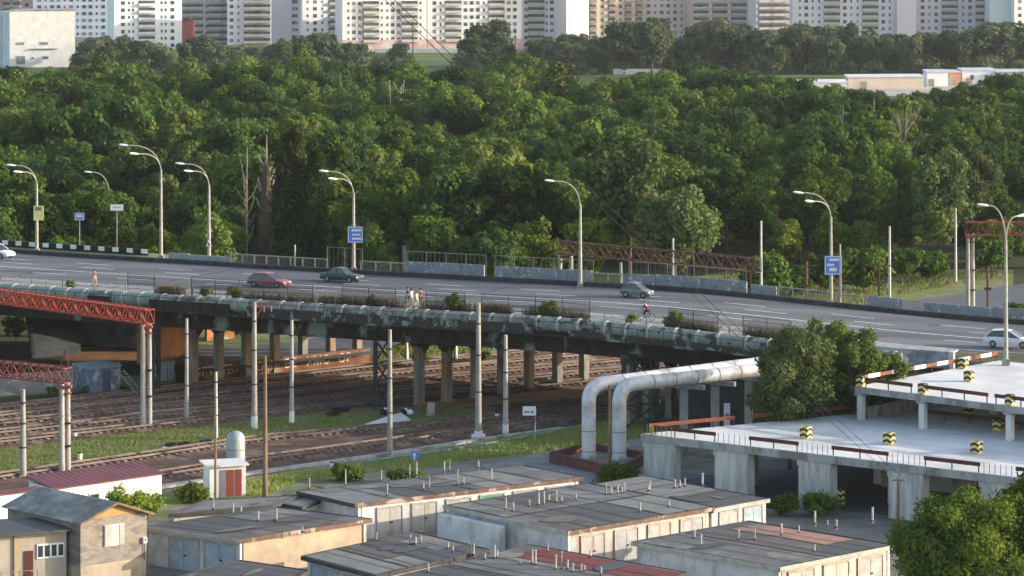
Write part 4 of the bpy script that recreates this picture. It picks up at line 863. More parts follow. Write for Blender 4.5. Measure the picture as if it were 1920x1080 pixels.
garage('garage_row', 'long garage row with cream doors under a rusty eave', Q2, 2.7, [plwhite, plwhite, plcream, plcream], doorrow(1, 6, .06, .98, [doorcream, doorcream, doorcream, doorgreen, doorcream, doorblue], .68), [(.02, .98, .0, .22, bit3), (.02, .98, .24, .55, bit1), (.02, .98, .57, .82, bit3), (.02, .98, .84, .99, bit2), (.05, .3, .05, .5, bit2)],
       vrow([(580, 918), (637, 911), (648, 911), (670, 942), (726, 930), (737, 929), (768, 893), (781, 892), (794, 919), (805, 917), (833, 886), (843, 884), (858, 910), (869, 909), (922, 902), (897, 878), (703, 904), (715, 902)], (.7, 1.15), .075), (lipdark, rustlip, lipdark, lipdark), roofm=bit2)
garage('garage_row', 'low garage roof tucked left of the rusty eaved row', [G(500, 938, 2.4).xy, G(566, 950, 2.4).xy, G(640, 920, 2.4).xy, G(590, 912, 2.4).xy], 2.35, [plwhite] * 4, (), [(.05, .95, .05, .95, bit3)], vrow([(590, 925)], (.7, .8)), roofm=bit3, over=.05)
Q3 = [(-4.8, 217.8), (3.9, 208.4), (14.5, 217.2), (5.8, 226.6)]
garage('garage_row', 'double garage block with whitewashed end wall in the middle of the foreground', Q3, 2.75, [plwhite, plcream, plcream, plcream], doorrow(1, 4, .05, .99, [doorcream, doorgrey, doorcream, doorgrey], .66), [(.5, .985, .01, .99, bit1), (.5, .97, .0, .33, bit4), (.52, .97, .36, .62, bit1), (.5, .98, .66, .99, bit3), (.02, .48, .02, .98, bit2), (.02, .4, .3, .6, bit4)],
       vrow([(948, 957), (962, 960), (992, 951), (1010, 948), (1020, 947), (1027, 946), (1029, 941), (1043, 943), (1053, 942), (1080, 938), (1090, 936), (1136, 929), (1146, 928), (1158, 927), (1166, 926), (1171, 925), (1200, 961), (1216, 921), (1254, 952)], (.5, 1.0), .085), (lippale, rustlip, lipdark, lipdark))
q = MB(); a, b = Vector((-4.75, 217.4, 0)), Vector((-.3, 212.6, 0)); dd = (b - a).normalized(); n = Vector((dd.y, -dd.x, 0)) * .9; q.prism([a + n, b + n, b + n * .28, a + n * .28], 0.0, 2.35)
tag(q.build('plaster_annex', plwhite), 'whitewashed plaster annex wall standing before the left end of the double garage block', 'wall')
Q3b = [(14.6, 217.3), (19.0, 221.3), (10.3, 230.7), (5.9, 226.7)]
garage('garage_row', 'pale roofed garage block just left of the parking deck', Q3b, 2.6, [plwhite, plwhite, plwhite, plwhite], doorrow(0, 2, .08, .98, [doorgrey, doorblue], .72), [(.02, .98, .02, .4, bit1), (.02, .98, .42, .98, bit3)], vrow([(1265, 916), (1275, 915), (1284, 913), (1310, 912), (1317, 910), (1218, 921)], (.5, .9), .09), (lippale, lipdark, lipdark, lipdark), roofm=bit3, over=.1)
Q4 = [(-13.9, 200.2), (-8.85, 194.3), (-1.75, 202.3), (-6.8, 208.2)]
garage('garage_row', 'garage block with pale doors at the bottom of the photo left of the red roof', Q4, 2.7, [plwhite, plcream, plcream, plcream], doorrow(0, 2, .02, .98, [doorblue], .78), [(.01, .99, .5, .99, bit1), (.02, .97, .02, .28, bit3), (.02, .6, .3, .48, bit4), (.62, .98, .3, .48, bit3), (.2, .7, .72, .97, bit2)],
       vrow([(706, 1015), (769, 1022), (774, 1022), (779, 1022), (789, 1021), (840, 1030), (849, 1036), (803, 1074)], (.45, .8), .08))
Q7 = [(1.2, 204.0), (11.2, 195.2), (3, 184.5), (-7.6, 193.6)]
garage('garage_row', 'garage block roofed with a red sheet at the bottom middle', Q7, 2.65, [plcream] * 4, (), [(.0, .99, .0, .17, bit4), (.12, .99, .02, .26, bitred), (.01, .98, .27, .6, bit2), (.01, .98, .62, .98, bit1)],
       vrow([(878, 1042), (883, 1042), (888, 1042), (909, 1050), (927, 1048), (932, 1047), (976, 1060), (998, 1058), (1004, 1060), (1042, 1069), (1053, 1068), (1064, 1068), (1074, 1074), (1090, 1073), (1096, 1072), (1127, 1079), (1027, 1036), (1107, 1046)], (.6, 1.1), .085), (lipdark,) * 4)
Q5 = [(8.4, 204.9), (17.6, 196.7), (26.0, 203.9), (16.8, 212.1)]
garage('garage_row', 'grey roofed garage block with a pinkish patch in front of the parking deck', Q5, 2.7, [plwhite, plcream, plcream, plcream], doorrow(1, 3, .04, .97, [doorgrey, doorcream, doorgrey], .7), [(.02, .98, .02, .42, bit2), (.02, .98, .44, .7, bit4), (.1, .75, .72, .97, bitpink), (.77, .98, .5, .97, bit1)],
       vrow([(1315, 1023), (1331, 1024), (1385, 1013), (1400, 1013), (1415, 1013), (1465, 1004), (1491, 999), (1498, 1000), (1528, 983), (1552, 988), (1568, 990), (1527, 1036), (1456, 1049), (1636, 978), (1656, 978), (1464, 998), (1302, 1010)], (.6, 1.0), .085), (lippale, lippale, lipdark, lipdark))
garage('garage_row', 'dark corner of a garage roof at the bottom left beside the house', [(-22.5, 193.5), (-16, 188), (-13.6, 196.5), (-18.2, 199.6)], 2.5, [plcream] * 4, (), [(.05, .95, .05, .95, bit1)], vrow([(495, 1068)], (.4, .5)))
# vine covered corner, low maroon walls round the silver pipes
mar = mat('maroon_wall', (.14, .06, .05), (.1, .045, .04), .8, .9)
pit = thing('pipe_pit', 'low maroon kerbed pit out of which the silver pipes rise', 'pit', G(1130, 880))
P = [G(1030, 868), G(1160, 898), G(1215, 868), G(1105, 848)]
for i in range(4): q = MB(); wallseg(q, P[i], P[(i + 1) % 4], .3, 0, .9); q.build('kerb_wall', mar, pit)
q = MB(); q.sheet([p + Z3 * .3 for p in P]); q.build('floor_slab', mat('pit_floor', (.24, .19, .16), (.17, .14, .12), .8, .95), pit)
# ------------------------------------------------------------------ silver pipes
def bigpipe(label, px, py, ptop, ex, ey, r=.6):
    b = G(px, py); zt = H - (ptop - YH) * b.y / F; t = thing('silver_pipe', label, 'pipe', b); e = G(ex, ey, zt + .4)
    dd = (e - b); dd.z = 0; dd.normalize(); R_ = 1.3
    pts = [b - Z3 * .1, b + Z3 * (zt - R_ - .8), b + Z3 * (zt - R_)] + [b + Z3 * (zt - R_ + R_ * math.sin(a)) + dd * (R_ - R_ * math.cos(a)) for a in [PI / 2 * i / 6 for i in range(1, 7)]]
    top = pts[-1]; pts += [top.lerp(e, f_) for f_ in (.05, .3, .6, 1)]
    q = MB(); q.tube(pts, r, 18); q.build('pipe_body', silver, t, smooth=True)
    q = MB(); q.tube([b, b + Z3 * .35], r * 1.35, 18); q.build('collar', concrete, t)
    for i in range(7):
        f_ = .12 + i * .14; c = top.lerp(e, f_); q = MB(); q.tube([c - dd * .05, c + dd * .05], r * 1.03, 18); q.build('seam_band', steelgrey, t)
    for zz in (.9, 2.6): q = MB(); q.tube([b + Z3 * (zz), b + Z3 * (zz + .08)], r * 1.03, 18); q.build('seam_band', steelgrey, t)
    return top, e
ta, ea = bigpipe('left of the two fat silver pipes rising and bending to the right', 1104, 866, 722, 1425, 682)
tb, eb = bigpipe('right of the two fat silver pipes rising and bending to the right', 1161, 868, 722, 1475, 688)
for lb, f_ in (('concrete support nearest the bend under the silver pipes', .42), ('middle concrete support under the silver pipes', .62), ('right hand concrete support under the silver pipes', .84)):
    c = (ta.lerp(ea, f_) + tb.lerp(eb, f_)) / 2; w_ = tb.lerp(eb, f_) - ta.lerp(ea, f_); w_.z = 0; t = thing('pipe_support', lb, 'support', Vector((c.x, c.y, 0))); q = MB(); q.box((c.x, c.y, (c.z - 1.1) / 2), (.35, .35, (c.z - 1.1) / 2)); q.build('pillar', concrete, t)
    q = MB(); q.bar(Vector((c.x, c.y, c.z - .85)) - w_ * .7, Vector((c.x, c.y, c.z - .85)) + w_ * .7, .4); q.build('crossbeam', steelgrey, t)
t = local('round_sign', 'round sign on a thin grey post under the silver pipes', 'sign', G(1233, 800)); q = MB(); q.tube([(0, 0, 0), (0, 0, 2.5)], .05, 8); q.build('post', steelgrey, t); q = MB(); q.tube([(0, -.03, 2.3), (0, -.07, 2.3)], .28, 18); q.build('disc', signwhite, t)
t = local('information_board', 'narrow white board with a blue emblem between the silver pipes and the bushy tree', 'sign', G(1363, 806)); q = MB(); q.box((0, 0, 1.2), (.28, .05, 1.2)); q.build('panel', signwhite, t); q = MB(); q.tube([(0, -.06, 1.3), (0, -.08, 1.3)], .2, 16); q.build('emblem', signblue, t)
mast('dark green post beside the bushy tree behind the silver pipes', 1401, 800, 715, .1, mat('green_post', (.03, .12, .08), None, 1, .7), rings=False, name='post', cat='post')
# ------------------------------------------------------------------ two deck car park
pk = thing('parking_deck', 'unfinished two level concrete car park with striped column stubs', 'car park', G(1500, 960))
Z1, Z2 = 4.25, 7.05
C0 = G(1207, 813, Z1); C1 = G(1920, 896, Z1); fd = (C1 - C0).normalized(); C1 = C0 + fd * 52; B0 = G(1600, 776, Z1); bd = (B0 - C0).normalized()
def PT(u, v, z): p = C0 + fd * u + bd * v; return Vector((p.x, p.y, z))
Lb = (B0 - C0).length
q = MB(); q.prism([PT(0, 0, 0), PT(50, 0, 0), PT(50, 30, 0), PT(0, 30, 0)], Z1 - .32, Z1); q.build('lower_deck', conclight, pk)
q = MB(); q.prism([PT(.05, -.15, 0), PT(50, -.15, 0), PT(50, .2, 0), PT(.05, .2, 0)], Z1 - .62, Z1 - .02); q.prism([PT(-.15, -.15, 0), PT(.2, -.15, 0), PT(.2, 30, 0), PT(-.15, 30, 0)], Z1 - .6, Z1 - .025); q.build('edge_beam', concrete, pk)
q = MB()
for k_ in range(8): q.sheet([PT(k_ * 6.45 + .95, .25, Z1 + .004), PT(k_ * 6.45 + 1.0, .25, Z1 + .004), PT(k_ * 6.45 + 1.0, 29.8, Z1 + .004), PT(k_ * 6.45 + .95, 29.8, Z1 + .004)])
for k_ in range(5): q.sheet([PT(.3, 3 + k_ * 6.4, Z1 + .006), PT(49.8, 3 + k_ * 6.4, Z1 + .006), PT(49.8, 3.05 + k_ * 6.4, Z1 + .006), PT(.3, 3.05 + k_ * 6.4, Z1 + .006)])
q.build('slab_joint', concrete, pk, fix=False)
def u_at(px, z=Z1):
    us = np.linspace(0, 50, 2000); return float(us[np.abs(np.array([PX(PT(u, 0, z))[0] for u in us]) - px).argmin()])
for xa, xb in ((1207, 1262), (1340, 1400), (1497, 1555), (1666, 1728), (1838, 1900), (2015, 2080)):
    ua, ub = u_at(xa), u_at(xb); q = MB(); q.prism([PT(ua, .21, 0), PT(ub, .21, 0), PT(ub, .75, 0), PT(ua, .75, 0)], 0, Z1 - .33); q.prism([PT(ua - .12, -.02, 0), PT(ub + .12, -.02, 0), PT(ub + .12, .19, 0), PT(ua - .12, .19, 0)], Z1 - 1.05, Z1 - .63); q.prism([PT(ua, 0.0, 0), PT(ub, 0.0, 0), PT(ub, .2, 0), PT(ua, .2, 0)], 0, Z1 - 1.06)
    q.build('pier_wall', concshut, pk)
    q = MB()
    for i in range(6):
        u = ua + (ub - ua) * (i + .5) / 6; q.bar(PT(u, 0.1, Z1), PT(u, .1, Z1 + .75), .05)
    q.build('starter_bars', steelgrey, pk)
hz = hazardmat()
def stub(p, h=.95, w=.36, nm='striped_stub'):
    q = MB(); q.box((0, 0, h / 2), (w, w, h / 2), (fd, Vector((-fd.y, fd.x, 0)), Z3)); 
    o = q.build(nm, hz, None); 
    # the stripes follow the stub's own axes
    me = o.data; a = math.atan2(fd.y, fd.x); me.transform(Matrix.Rotation(-a, 4, 'Z')); o.rotation_euler = (0, 0, a)
    o.parent = pk; o.location = Vector(p) - ORG[pk.name]; return o
for u in np.arange(4.2, 46, 6.45):
    for v in np.arange(6.2, 29, 6.4):
        q = MB(); q.prism([PT(u - .3, v - .3, 0), PT(u + .3, v - .3, 0), PT(u + .3, v + .3, 0), PT(u - .3, v + .3, 0)], 0, Z1 - .33); q.build('column', concrete, pk)
for u in (u_at(1345), u_at(1503), u_at(1672), u_at(1842), u_at(1552) , u_at(1720)): stub(PT(u, 1.1, 0.3), 1.3, .3)
for x, y in ((1511, 822), (1667, 833), (1831, 850), (2000, 868)): stub(G(x, y, Z1))
def guard(px, z, m, h=.72, step=1.9, name='guard_rail', stripes=None):
    n = len(px) - 1
    for i in range(n):
        a, b = Vector(px[i]), Vector(px[i + 1]); q = MB(); q.bar(a + Z3 * (h - .12), b + Z3 * (h - .12), .07, .3); k_ = max(1, int((b - a).length / step))
        for j in range(k_ + 1): p = a.lerp(b, (j + .06) / (k_ + .12)); q.bar(p, p + Z3 * (h - .1), .09)
        gr = q.build(name, m, pk)
        if stripes:
            q = MB(); L_ = (b - a).length; ns = max(1, int(L_ / 3.1)); dd = (b - a).normalized(); nn = Vector((dd.y, -dd.x, 0))
            for j in range(ns):
                c = a.lerp(b, (j + .45) / ns) + Z3 * (h - .12); q.box(c, (L_ / ns * .25, .045, .165), (dd, nn, Z3))
            q.build('white_stripe', white, gr)
ends = [(1262, 1340), (1400, 1497), (1555, 1666), (1728, 1838), (1900, 2015)]
for xa, xb in [(1222, 1342)] + ends[1:]: guard([PT(u_at(xa) + .1, .12, Z1), PT(u_at(xb) - .1, .12, Z1)], Z1, rail_red)
guard([PT(.1, .4, Z1), PT(.1, Lb * .42, Z1)], Z1, rail_rust, .75); guard([PT(.1, Lb * .5, Z1), PT(.1, Lb - .5, Z1)], Z1, rail_rust, .75)
q = MB()
for u in (.25, .5): q.bar(PT(u + .3, .1, Z1), PT(u + .3, .1, Z1 + .7), .14)
q.build('yellow_post', mat('yellow_paint', (.6, .42, .08), None, 2, .8), pk)
# upper deck
U0 = G(1606, 724, Z2); U1 = G(1920, 764, Z2); ud = (U1 - U0).normalized(); V1 = G(1872, 676, Z2); vd = (V1 - U0); Lv = vd.length; vd.normalize()
def PU(u, v, z): p = U0 + ud * u + vd * v; return Vector((p.x, p.y, z))
q = MB(); q.prism([PU(0, 0, 0), PU(36, 0, 0), PU(36, Lv, 0), PU(0, Lv, 0)], Z2 - .3, Z2); q.build('upper_deck', conclight, pk)
q = MB(); q.prism([PU(-.1, -.1, 0), PU(36, -.1, 0), PU(36, .25, 0), PU(-.1, .25, 0)], Z2 - .55, Z2 - .02); q.build('edge_beam', concrete, pk)
for px in (1606, 1722, 1885, 2060):
    us = np.linspace(0, 36, 1500); u = float(us[np.abs(np.array([PX(PU(u_, 0, Z2))[0] for u_ in us]) - px).argmin()])
    for v in (0.2, Lv * .5, Lv - .4):
        q = MB(); c = PU(u + .25, v + .1, 0); q.prism([c - ud * .25 - vd * .25, c + ud * .25 - vd * .25, c + ud * .25 + vd * .25, c - ud * .25 + vd * .25], Z1, Z2 - .56 if v < 1 else Z2 - .31); q.build('column', conclight, pk)
        if v < 1:
            q = MB(); q.box(c + Z3 * (Z2 - .62), (.42, .4, .14), (ud, Vector((-ud.y, ud.x, 0)), Z3)); q.build('corbel', concrete, pk)
            stub(c + Z3 * (Z2), .85, .32)
us_ = [0.75, 6.2, 13.6, 21.5, 30]
for a, b in zip(us_, us_[1:]): guard([PU(a, .1, Z2), PU(b - .6, .1, Z2)], Z2, rail_red, .75)
guard([PU(.1, .8, Z2), PU(.1, Lv - .3, Z2)], Z2, mat('rail_brown', (.2, .08, .04), (.14, .06, .035), 2, .8), .8, 2.4, 'striped_rail', True)
for x, y in ((1687, 706), (1806, 691), (1817, 715)): stub(G(x, y, Z2), .85, .34)
c = G(1882, 782, Z1); guard([G(1722, 782, Z1), G(1868, 800, Z1), G(2000, 818, Z1)], Z1, rail_red, .7)
stub(G(1872, 806, Z1), .85); stub(G(1815, 776, Z1), 1.3, .3)
q = MB(); q.prism([PU(.6, Lv - .3, 0), PU(36, Lv - .3, 0), PU(36, Lv, 0), PU(.6, Lv, 0)], Z1, Z2 - .31); q.prism([PU(.1, 1, 0), PU(.4, 1, 0), PU(.4, Lv - 1, 0), PU(.1, Lv - 1, 0)], Z1, Z1 + 1.0); q.build('back_wall', concrete, pk)
q = MB(); q.prism([PT(0.6, 29.5, 0), PT(50, 29.5, 0), PT(50, 29.9, 0), PT(.6, 29.9, 0)], 0, Z1 - .33); q.prism([PT(9, 13, 0), PT(18, 13, 0), PT(18, 13.3, 0), PT(9, 13.3, 0)], 0, 1.9); q.build('inner_wall', plwhite, pk)
q = MB(); q.sheet([PT(-1, 0.8, .03), PT(50, .8, .03), PT(50, 29, .03), PT(-1, 29, .03)]); q.build('floor_slab', asphalt, pk)
# ------------------------------------------------------------------ the house, the maroon roofed hut, the shed and tank
hs = thing('block_house', 'two storey block house with a gable window and a grey corrugated roof', 'house', (-27.3, 205.2, 0))
A = Vector((-29.4, 203.5, 0)); B = Vector((-25.3, 206.9, 0)); wv = (B - A).normalized(); rv = Vector((-.72, .69, 0)).normalized(); W_ = (B - A).length; Lh = 8.2
q = MB(); i_ = .0
q.prism([A, B, B + rv * Lh, A + rv * Lh], 1.32, 4.45); q.build('wall', mat('block_wall_h', (.26, .23, .20), (.20, .178, .158), 1.4, .95, stretch=(1, 1, 2.2), c3=(.17, .15, .135), s3=.7, bump=.25), hs)
q = MB(); q.prism([A + wv * .03 - rv * -.03, B - wv * .03 + rv * .03, B + rv * Lh - wv * .03, A + rv * Lh + wv * .03], 0, 1.3); q.build('plinth', mat('plinth_plaster', (.42, .34, .25), (.34, .27, .2), 1, .95, c3=(.28, .24, .2), s3=.8), hs)
M_ = (A + B) / 2; n = Vector((wv.y, -wv.x, 0))
if n.y > 0: n = -n
q = MB(); q.add([A + Z3 * 4.46, B + Z3 * 4.46, M_ + Z3 * 5.38, A + Z3 * 4.46 + rv * .2, B + Z3 * 4.46 + rv * .2, M_ + Z3 * 5.38 + rv * .2], [(0, 1, 2), (5, 4, 3), (0, 3, 4, 1), (1, 4, 5, 2), (2, 5, 3, 0)]); q.build('gable_boards', mat('gable_wood', (.42, .26, .12), (.34, .2, .09), 3, .9, stretch=(3, 3, .3)), hs)
for sg, E0 in ((-1, A), (1, B)):
    o_ = wv * sg; e0 = E0 + o_ * .35 - rv * .4 + Z3 * 4.33; e1 = e0 + rv * (Lh + .7); r0 = M_ - rv * .4 + Z3 * 5.43; r1 = r0 + rv * (Lh + .7)
    q = MB(); nk = 34; up = Z3 * .05; vs = []; 
    for k_ in range(nk + 1):
        f_ = k_ / nk; w2 = Z3 * (.035 if k_ % 2 else 0); vs += [e0.lerp(e1, f_) + w2, r0.lerp(r1, f_) + w2, e0.lerp(e1, f_) + w2 - up, r0.lerp(r1, f_) + w2 - up]
    fs = []
    for k_ in range(nk):
        a_ = k_ * 4; fs += [(a_, a_ + 1, a_ + 5, a_ + 4), (a_ + 2, a_ + 6, a_ + 7, a_ + 3), (a_, a_ + 4, a_ + 6, a_ + 2)]
    fs += [(0, 2, 3, 1), (nk * 4, nk * 4 + 1, nk * 4 + 3, nk * 4 + 2)]
    q.add(vs, fs); q.build('roof', tin, hs)
q = MB(); q.bar(A + wv * -.3 - rv * .42 + Z3 * 4.28, M_ - rv * .42 + Z3 * 5.38, .05, .16); q.bar(B + wv * .3 - rv * .42 + Z3 * 4.28, M_ - rv * .42 + Z3 * 5.38, .05, .16); q.build('bargeboard', wood, hs)
wc = A.lerp(B, .5) + n * .02 + Z3 * 3.15; f1 = MB(); f1.box(wc, (.8, .06, .72), (wv, n, Z3)); wf = f1.build('window', white, hs); q = MB(); q.box(wc + n * .05, (.34, .03, .62), (wv, n, Z3)); q.build('curtain', plcream, wf); 
for sg in (-1, 1): q = MB(); q.box(wc + n * .06 + wv * sg * .58, (.2, .04, .7), (wv, n, Z3)); q.build('shutter', doorgrey, wf)
t_ = local('electric_meter_box', 'small white meter box on the right corner of the block house', 'meter box', B + n * .05 - wv * .25 + Z3 * 2.3, math.atan2(wv.y, wv.x)); q = MB(); q.box((0, -.08, .2), (.14, .1, .2)); q.build('box', white, t_); q = MB(); q.box((0, -.19, .25), (.07, .01, .06)); q.tube([(0, -.03, 0), (0, -.03, -1.2)], .025, 6); q.build('conduit', black, t_)
wg = thing('annex', 'flat roofed lean-to with a dark door and a four pane window beside the block house', 'annex', (-34, 204.5, 0))
Aw = Vector((-37.25, 201.1, 0)); Bw = Vector((-30.45, 204.1, 0)); aw = (Bw - Aw).normalized(); bw = Vector((-aw.y, aw.x, 0)); nw = -bw
q = MB(); q.prism([Aw, Bw, Bw + bw * 3.6, Aw + bw * 4.5], 0, 3.7); q.build('wall', mat('pale_annex_wall', (.42, .37, .30), (.34, .30, .25), 1, .9, stretch=(1.5, 1.5, .3)), wg)
q = MB(); q.prism([Aw - aw * .4 - bw * .6, Bw + aw * .1 - bw * .6, Bw + bw * 3.6, Aw + bw * 4.6 - aw * .4], [3.71] * 4, [3.82, 3.82, 4.0, 4.0]); q.build('roof', bit1, wg)
def onw(px, z): 
    us = np.linspace(0, 7.4, 1500); u = float(us[np.abs(np.array([PX(Aw + aw * u_ + Z3 * z)[0] for u_ in us]) - px).argmin()]); return Aw + aw * u + Z3 * z
dl, dr = onw(45, 2), onw(62, 2); q = MB(); q.box(((dl + dr) / 2).xy.to_3d() + nw * .03 + Z3 * 1.25, ((dr - dl).length / 2, .03, 1.25), (aw, nw, Z3)); dr_ = q.build('door', mat('dark_red_door', (.10, .035, .03), None, 1, .7), wg); q = MB(); q.box(dr.xy.to_3d() + nw * .08 - aw * .12 + Z3 * 1.1, (.05, .03, .03), (aw, nw, Z3)); q.build('handle', steelgrey, dr_)
wl, wr = onw(69, 2), onw(120, 2); c = ((wl + wr) / 2).xy.to_3d(); hw = (wr - wl).length / 2; q = MB(); q.box(c + nw * .03 + Z3 * 2.4, (hw, .05, .5), (aw, nw, Z3)); wf = q.build('window', white, wg)
for i in range(4): q = MB(); q.box(c + nw * .085 + aw * (-hw + hw * 2 * (i + .5) / 4) + Z3 * 2.4, (hw / 4 - .07, .01, .38), (aw, nw, Z3)); q.build('pane', glass, wf)
q = MB(); q.prism([onw(26, 0) + nw * .01, onw(33, 0) + nw * .01, onw(33, 0) + nw * .12, onw(26, 0) + nw * .12], 0, 3.68); q.build('timber_post', mat('raw_timber', (.45, .33, .2), None, 2, .9), wg)
handr = local('garden_railing', 'thin grey metal railing in front of the lean-to at the bottom left', 'railing', Aw + nw * 1.6)
for z in (.5, 1.0, 1.5): q = MB(); q.bar((0, 0, z), tuple(aw * 5 + Z3 * z), .04); q.build('rail', steelgrey, handr)
for i in range(5): q = MB(); p = aw * (5 * i / 4); q.bar(p, p + Z3 * 1.55, .05); q.build('post', steelgrey, handr)
hut = thing('railway_hut', 'long white hut with a maroon metal roof beside the tracks', 'hut', (-32, 230, 0))
maroon = mat('maroon_roof', (.165, .06, .068), (.135, .05, .058), .4, .6)
Hq = [Vector((-34.5, 224.7, 0)), Vector((-26.9, 231.4, 0)), Vector((-29.5, 235.0, 0)), Vector((-37.2, 228.4, 0))]
cen = sum(Hq, Vector()) / 4; Wq = [p + (cen - p).normalized() * .25 for p in Hq]
q = MB(); q.prism(Wq, 0, 2.6); q.build('wall', whitewall, hut); q = MB(); q.prism(Hq, [2.62, 2.62, 2.95, 2.95], [2.72, 2.72, 3.05, 3.05])
hd_ = (Hq[1] - Hq[0])
for i in range(18): a = Hq[0].lerp(Hq[1], (i + .5) / 18); b = Hq[3].lerp(Hq[2], (i + .5) / 18); q.bar(a + Z3 * 2.725, b + Z3 * 3.055, .04, .02)
q.build('roof', maroon, hut)
hw_ = (Wq[1] - Wq[0]).normalized(); hn = Vector((hw_.y, -hw_.x, 0))
for f_, w2, h0, h1, nm in ((.36, .5, .2, 1.95, 'door'), (.56, .55, .9, 1.95, 'window')):
    c = Wq[0].lerp(Wq[1], f_) + hn * .02; q = MB(); q.box(c + Z3 * (h0 + h1) / 2, (w2, .05, (h1 - h0) / 2), (hw_, hn, Z3)); fr = q.build(nm, mat('window_frame_cream', (.5, .46, .4), None, 2, .8), hut); q = MB(); q.box(c + hn * .05 + Z3 * (h0 + h1) / 2, (w2 - .12, .012, (h1 - h0) / 2 - .1), (hw_, hn, Z3)); q.build('pane', glass, fr)
ext = thing('hut_extension', 'lower white lean-to with maroon edge at the left end of the hut', 'hut', Vector((-38, 222, 0)))
E0 = Vector((-42, 219.5, 0)); E1 = Vector((-35.2, 224.3, 0)); ed_ = (E1 - E0).normalized(); en = Vector((-ed_.y, ed_.x, 0))
q = MB(); q.prism([E0, E1, E1 + en * 1.0, E0 + en * 1.0], 0, 2.7); q.build('wall', mat('blue_white_wall', (.62, .66, .70), (.54, .58, .62), .6, .9), ext); q = MB(); q.prism([E0 - en * .2 - ed_ * .2, E1 - en * .2, E1 + en * 1.1, E0 + en * 1.1 - ed_ * .2], [2.71, 2.71, 2.75, 2.75], [2.8, 2.8, 2.85, 2.85]); q.build('roof', maroon, ext)
sh = thing('small_shed', 'small white shed with three dark red doors and a pale flat roof', 'shed', G(425, 936))
a, b = G(393, 934), G(461, 930); dd = (b - a).normalized(); nn = Vector((-dd.y, dd.x, 0)); q = MB(); q.prism([a, b, b + nn * 2.4, a + nn * 2.4], 0, 2.45); q.build('wall', whitewall, sh)
q = MB(); q.prism([a - dd * .3 - nn * .3, b + dd * .2 - nn * .3, b + nn * 2.6 + dd * .2, a + nn * 2.6 - dd * .3], 2.46, 2.6); q.build('roof', conclight, sh)
mardoor = mat('maroon_door', (.26, .06, .04), (.2, .05, .035), 2, .7); 
for f0, f1, m in ((.3, .45, mat('mauve_door', (.25, .19, .22), None, 2, .8)), (.47, .66, mardoor), (.70, .88, mardoor)):
    c = a.lerp(b, (f0 + f1) / 2) - nn * .02; q = MB(); q.box(c + Z3 * 1.1, ((b - a).length * (f1 - f0) / 2, .04, 1.05), (dd, nn, Z3)); d_ = q.build('door', m, sh); q = MB(); q.box(c - nn * .05 + dd * .12 + Z3 * 1.1, (.03, .02, .06), (dd, nn, Z3)); q.build('handle', steelgrey, d_)
tk = local('steel_tank', 'grey domed steel tank standing upright behind the small white shed', 'tank', G(442, 898)); q = MB(); q.lathe((0, 0, .3), [(0, 0), (.74, 0), (.76, .1), (.76, 2.9), (.7, 3.2), (.5, 3.48), (.25, 3.6), (0, 3.63)], 24); q.build('vessel', mat('tank_grey', (.34, .37, .37), (.28, .31, .31), 1, .5, metal=.2), tk, smooth=True)
for zz in (.9, 2.4): q = MB(); q.lathe((0, 0, zz), [(.765, 0), (.775, .02), (.775, .08), (.765, .1)], 24); q.build('weld_band', steelgrey, tk)
for i in range(3): a_ = i * 2.1; q = MB(); q.bar((math.cos(a_) * .6, math.sin(a_) * .6, 0), (math.cos(a_) * .6, math.sin(a_) * .6, .4), .12); q.build('foot', darksteel, tk)
# ------------------------------------------------------------------ overhead wires
wp = mast('thin grey wire pole in front of the right hand parking columns', 1684, 985, 893, .11, wood, rings=False, name='wooden_pole', cat='pole'); wp_top = Vector(wp.location) + Z3 * ((985 - 893) * wp.location.y / F)
q = MB(); q.bar((-.45, 0, 3.4), (.45, 0, 3.4), .09); q.build('crossarm', wood, wp)
def wire(label, a, b, sag, r=.014, n=16, name='overhead_wire'):
    pts = [Vector(a).lerp(Vector(b), i / n) - Z3 * sag * 4 * (i / n) * (1 - i / n) for i in range(n + 1)]; q = MB(); q.tube(pts, r, 5, False); return tag(q.build(name, mat('wire_black', (.015, .015, .015), None, 1, .6), smooth=True), label, 'wire')
for i, lb in enumerate(('upper of the two long black wires slanting down to the wire pole', 'lower of the two long black wires slanting down to the wire pole')):
    e = Vector(((600 - 960) * 110 / F + (.12 if i == 0 else -.22), 110, H - (-130 - YH) * 110 / F)); wire(lb, wp_top + Vector((.35 if i == 0 else -.35, 0, -.1)), e, .35, .017)
zc = 6.3
for i in range(4):
    a, b = [(0, 812), (0, 795), (-100, 905), (-100, 955)][i], [(1180, 690), (1180, 675), (1440, 748), (1440, 760)][i]
    wire(('thin contact wire above the nearest of the five tracks', 'thin contact wire above the fourth track', 'thin contact wire above the upper track by the grass', 'thin contact wire above the track beside the pale kerb')[i], G(*a) + Z3 * zc, G(*b) + Z3 * zc, .15, .012, name='contact_wire')
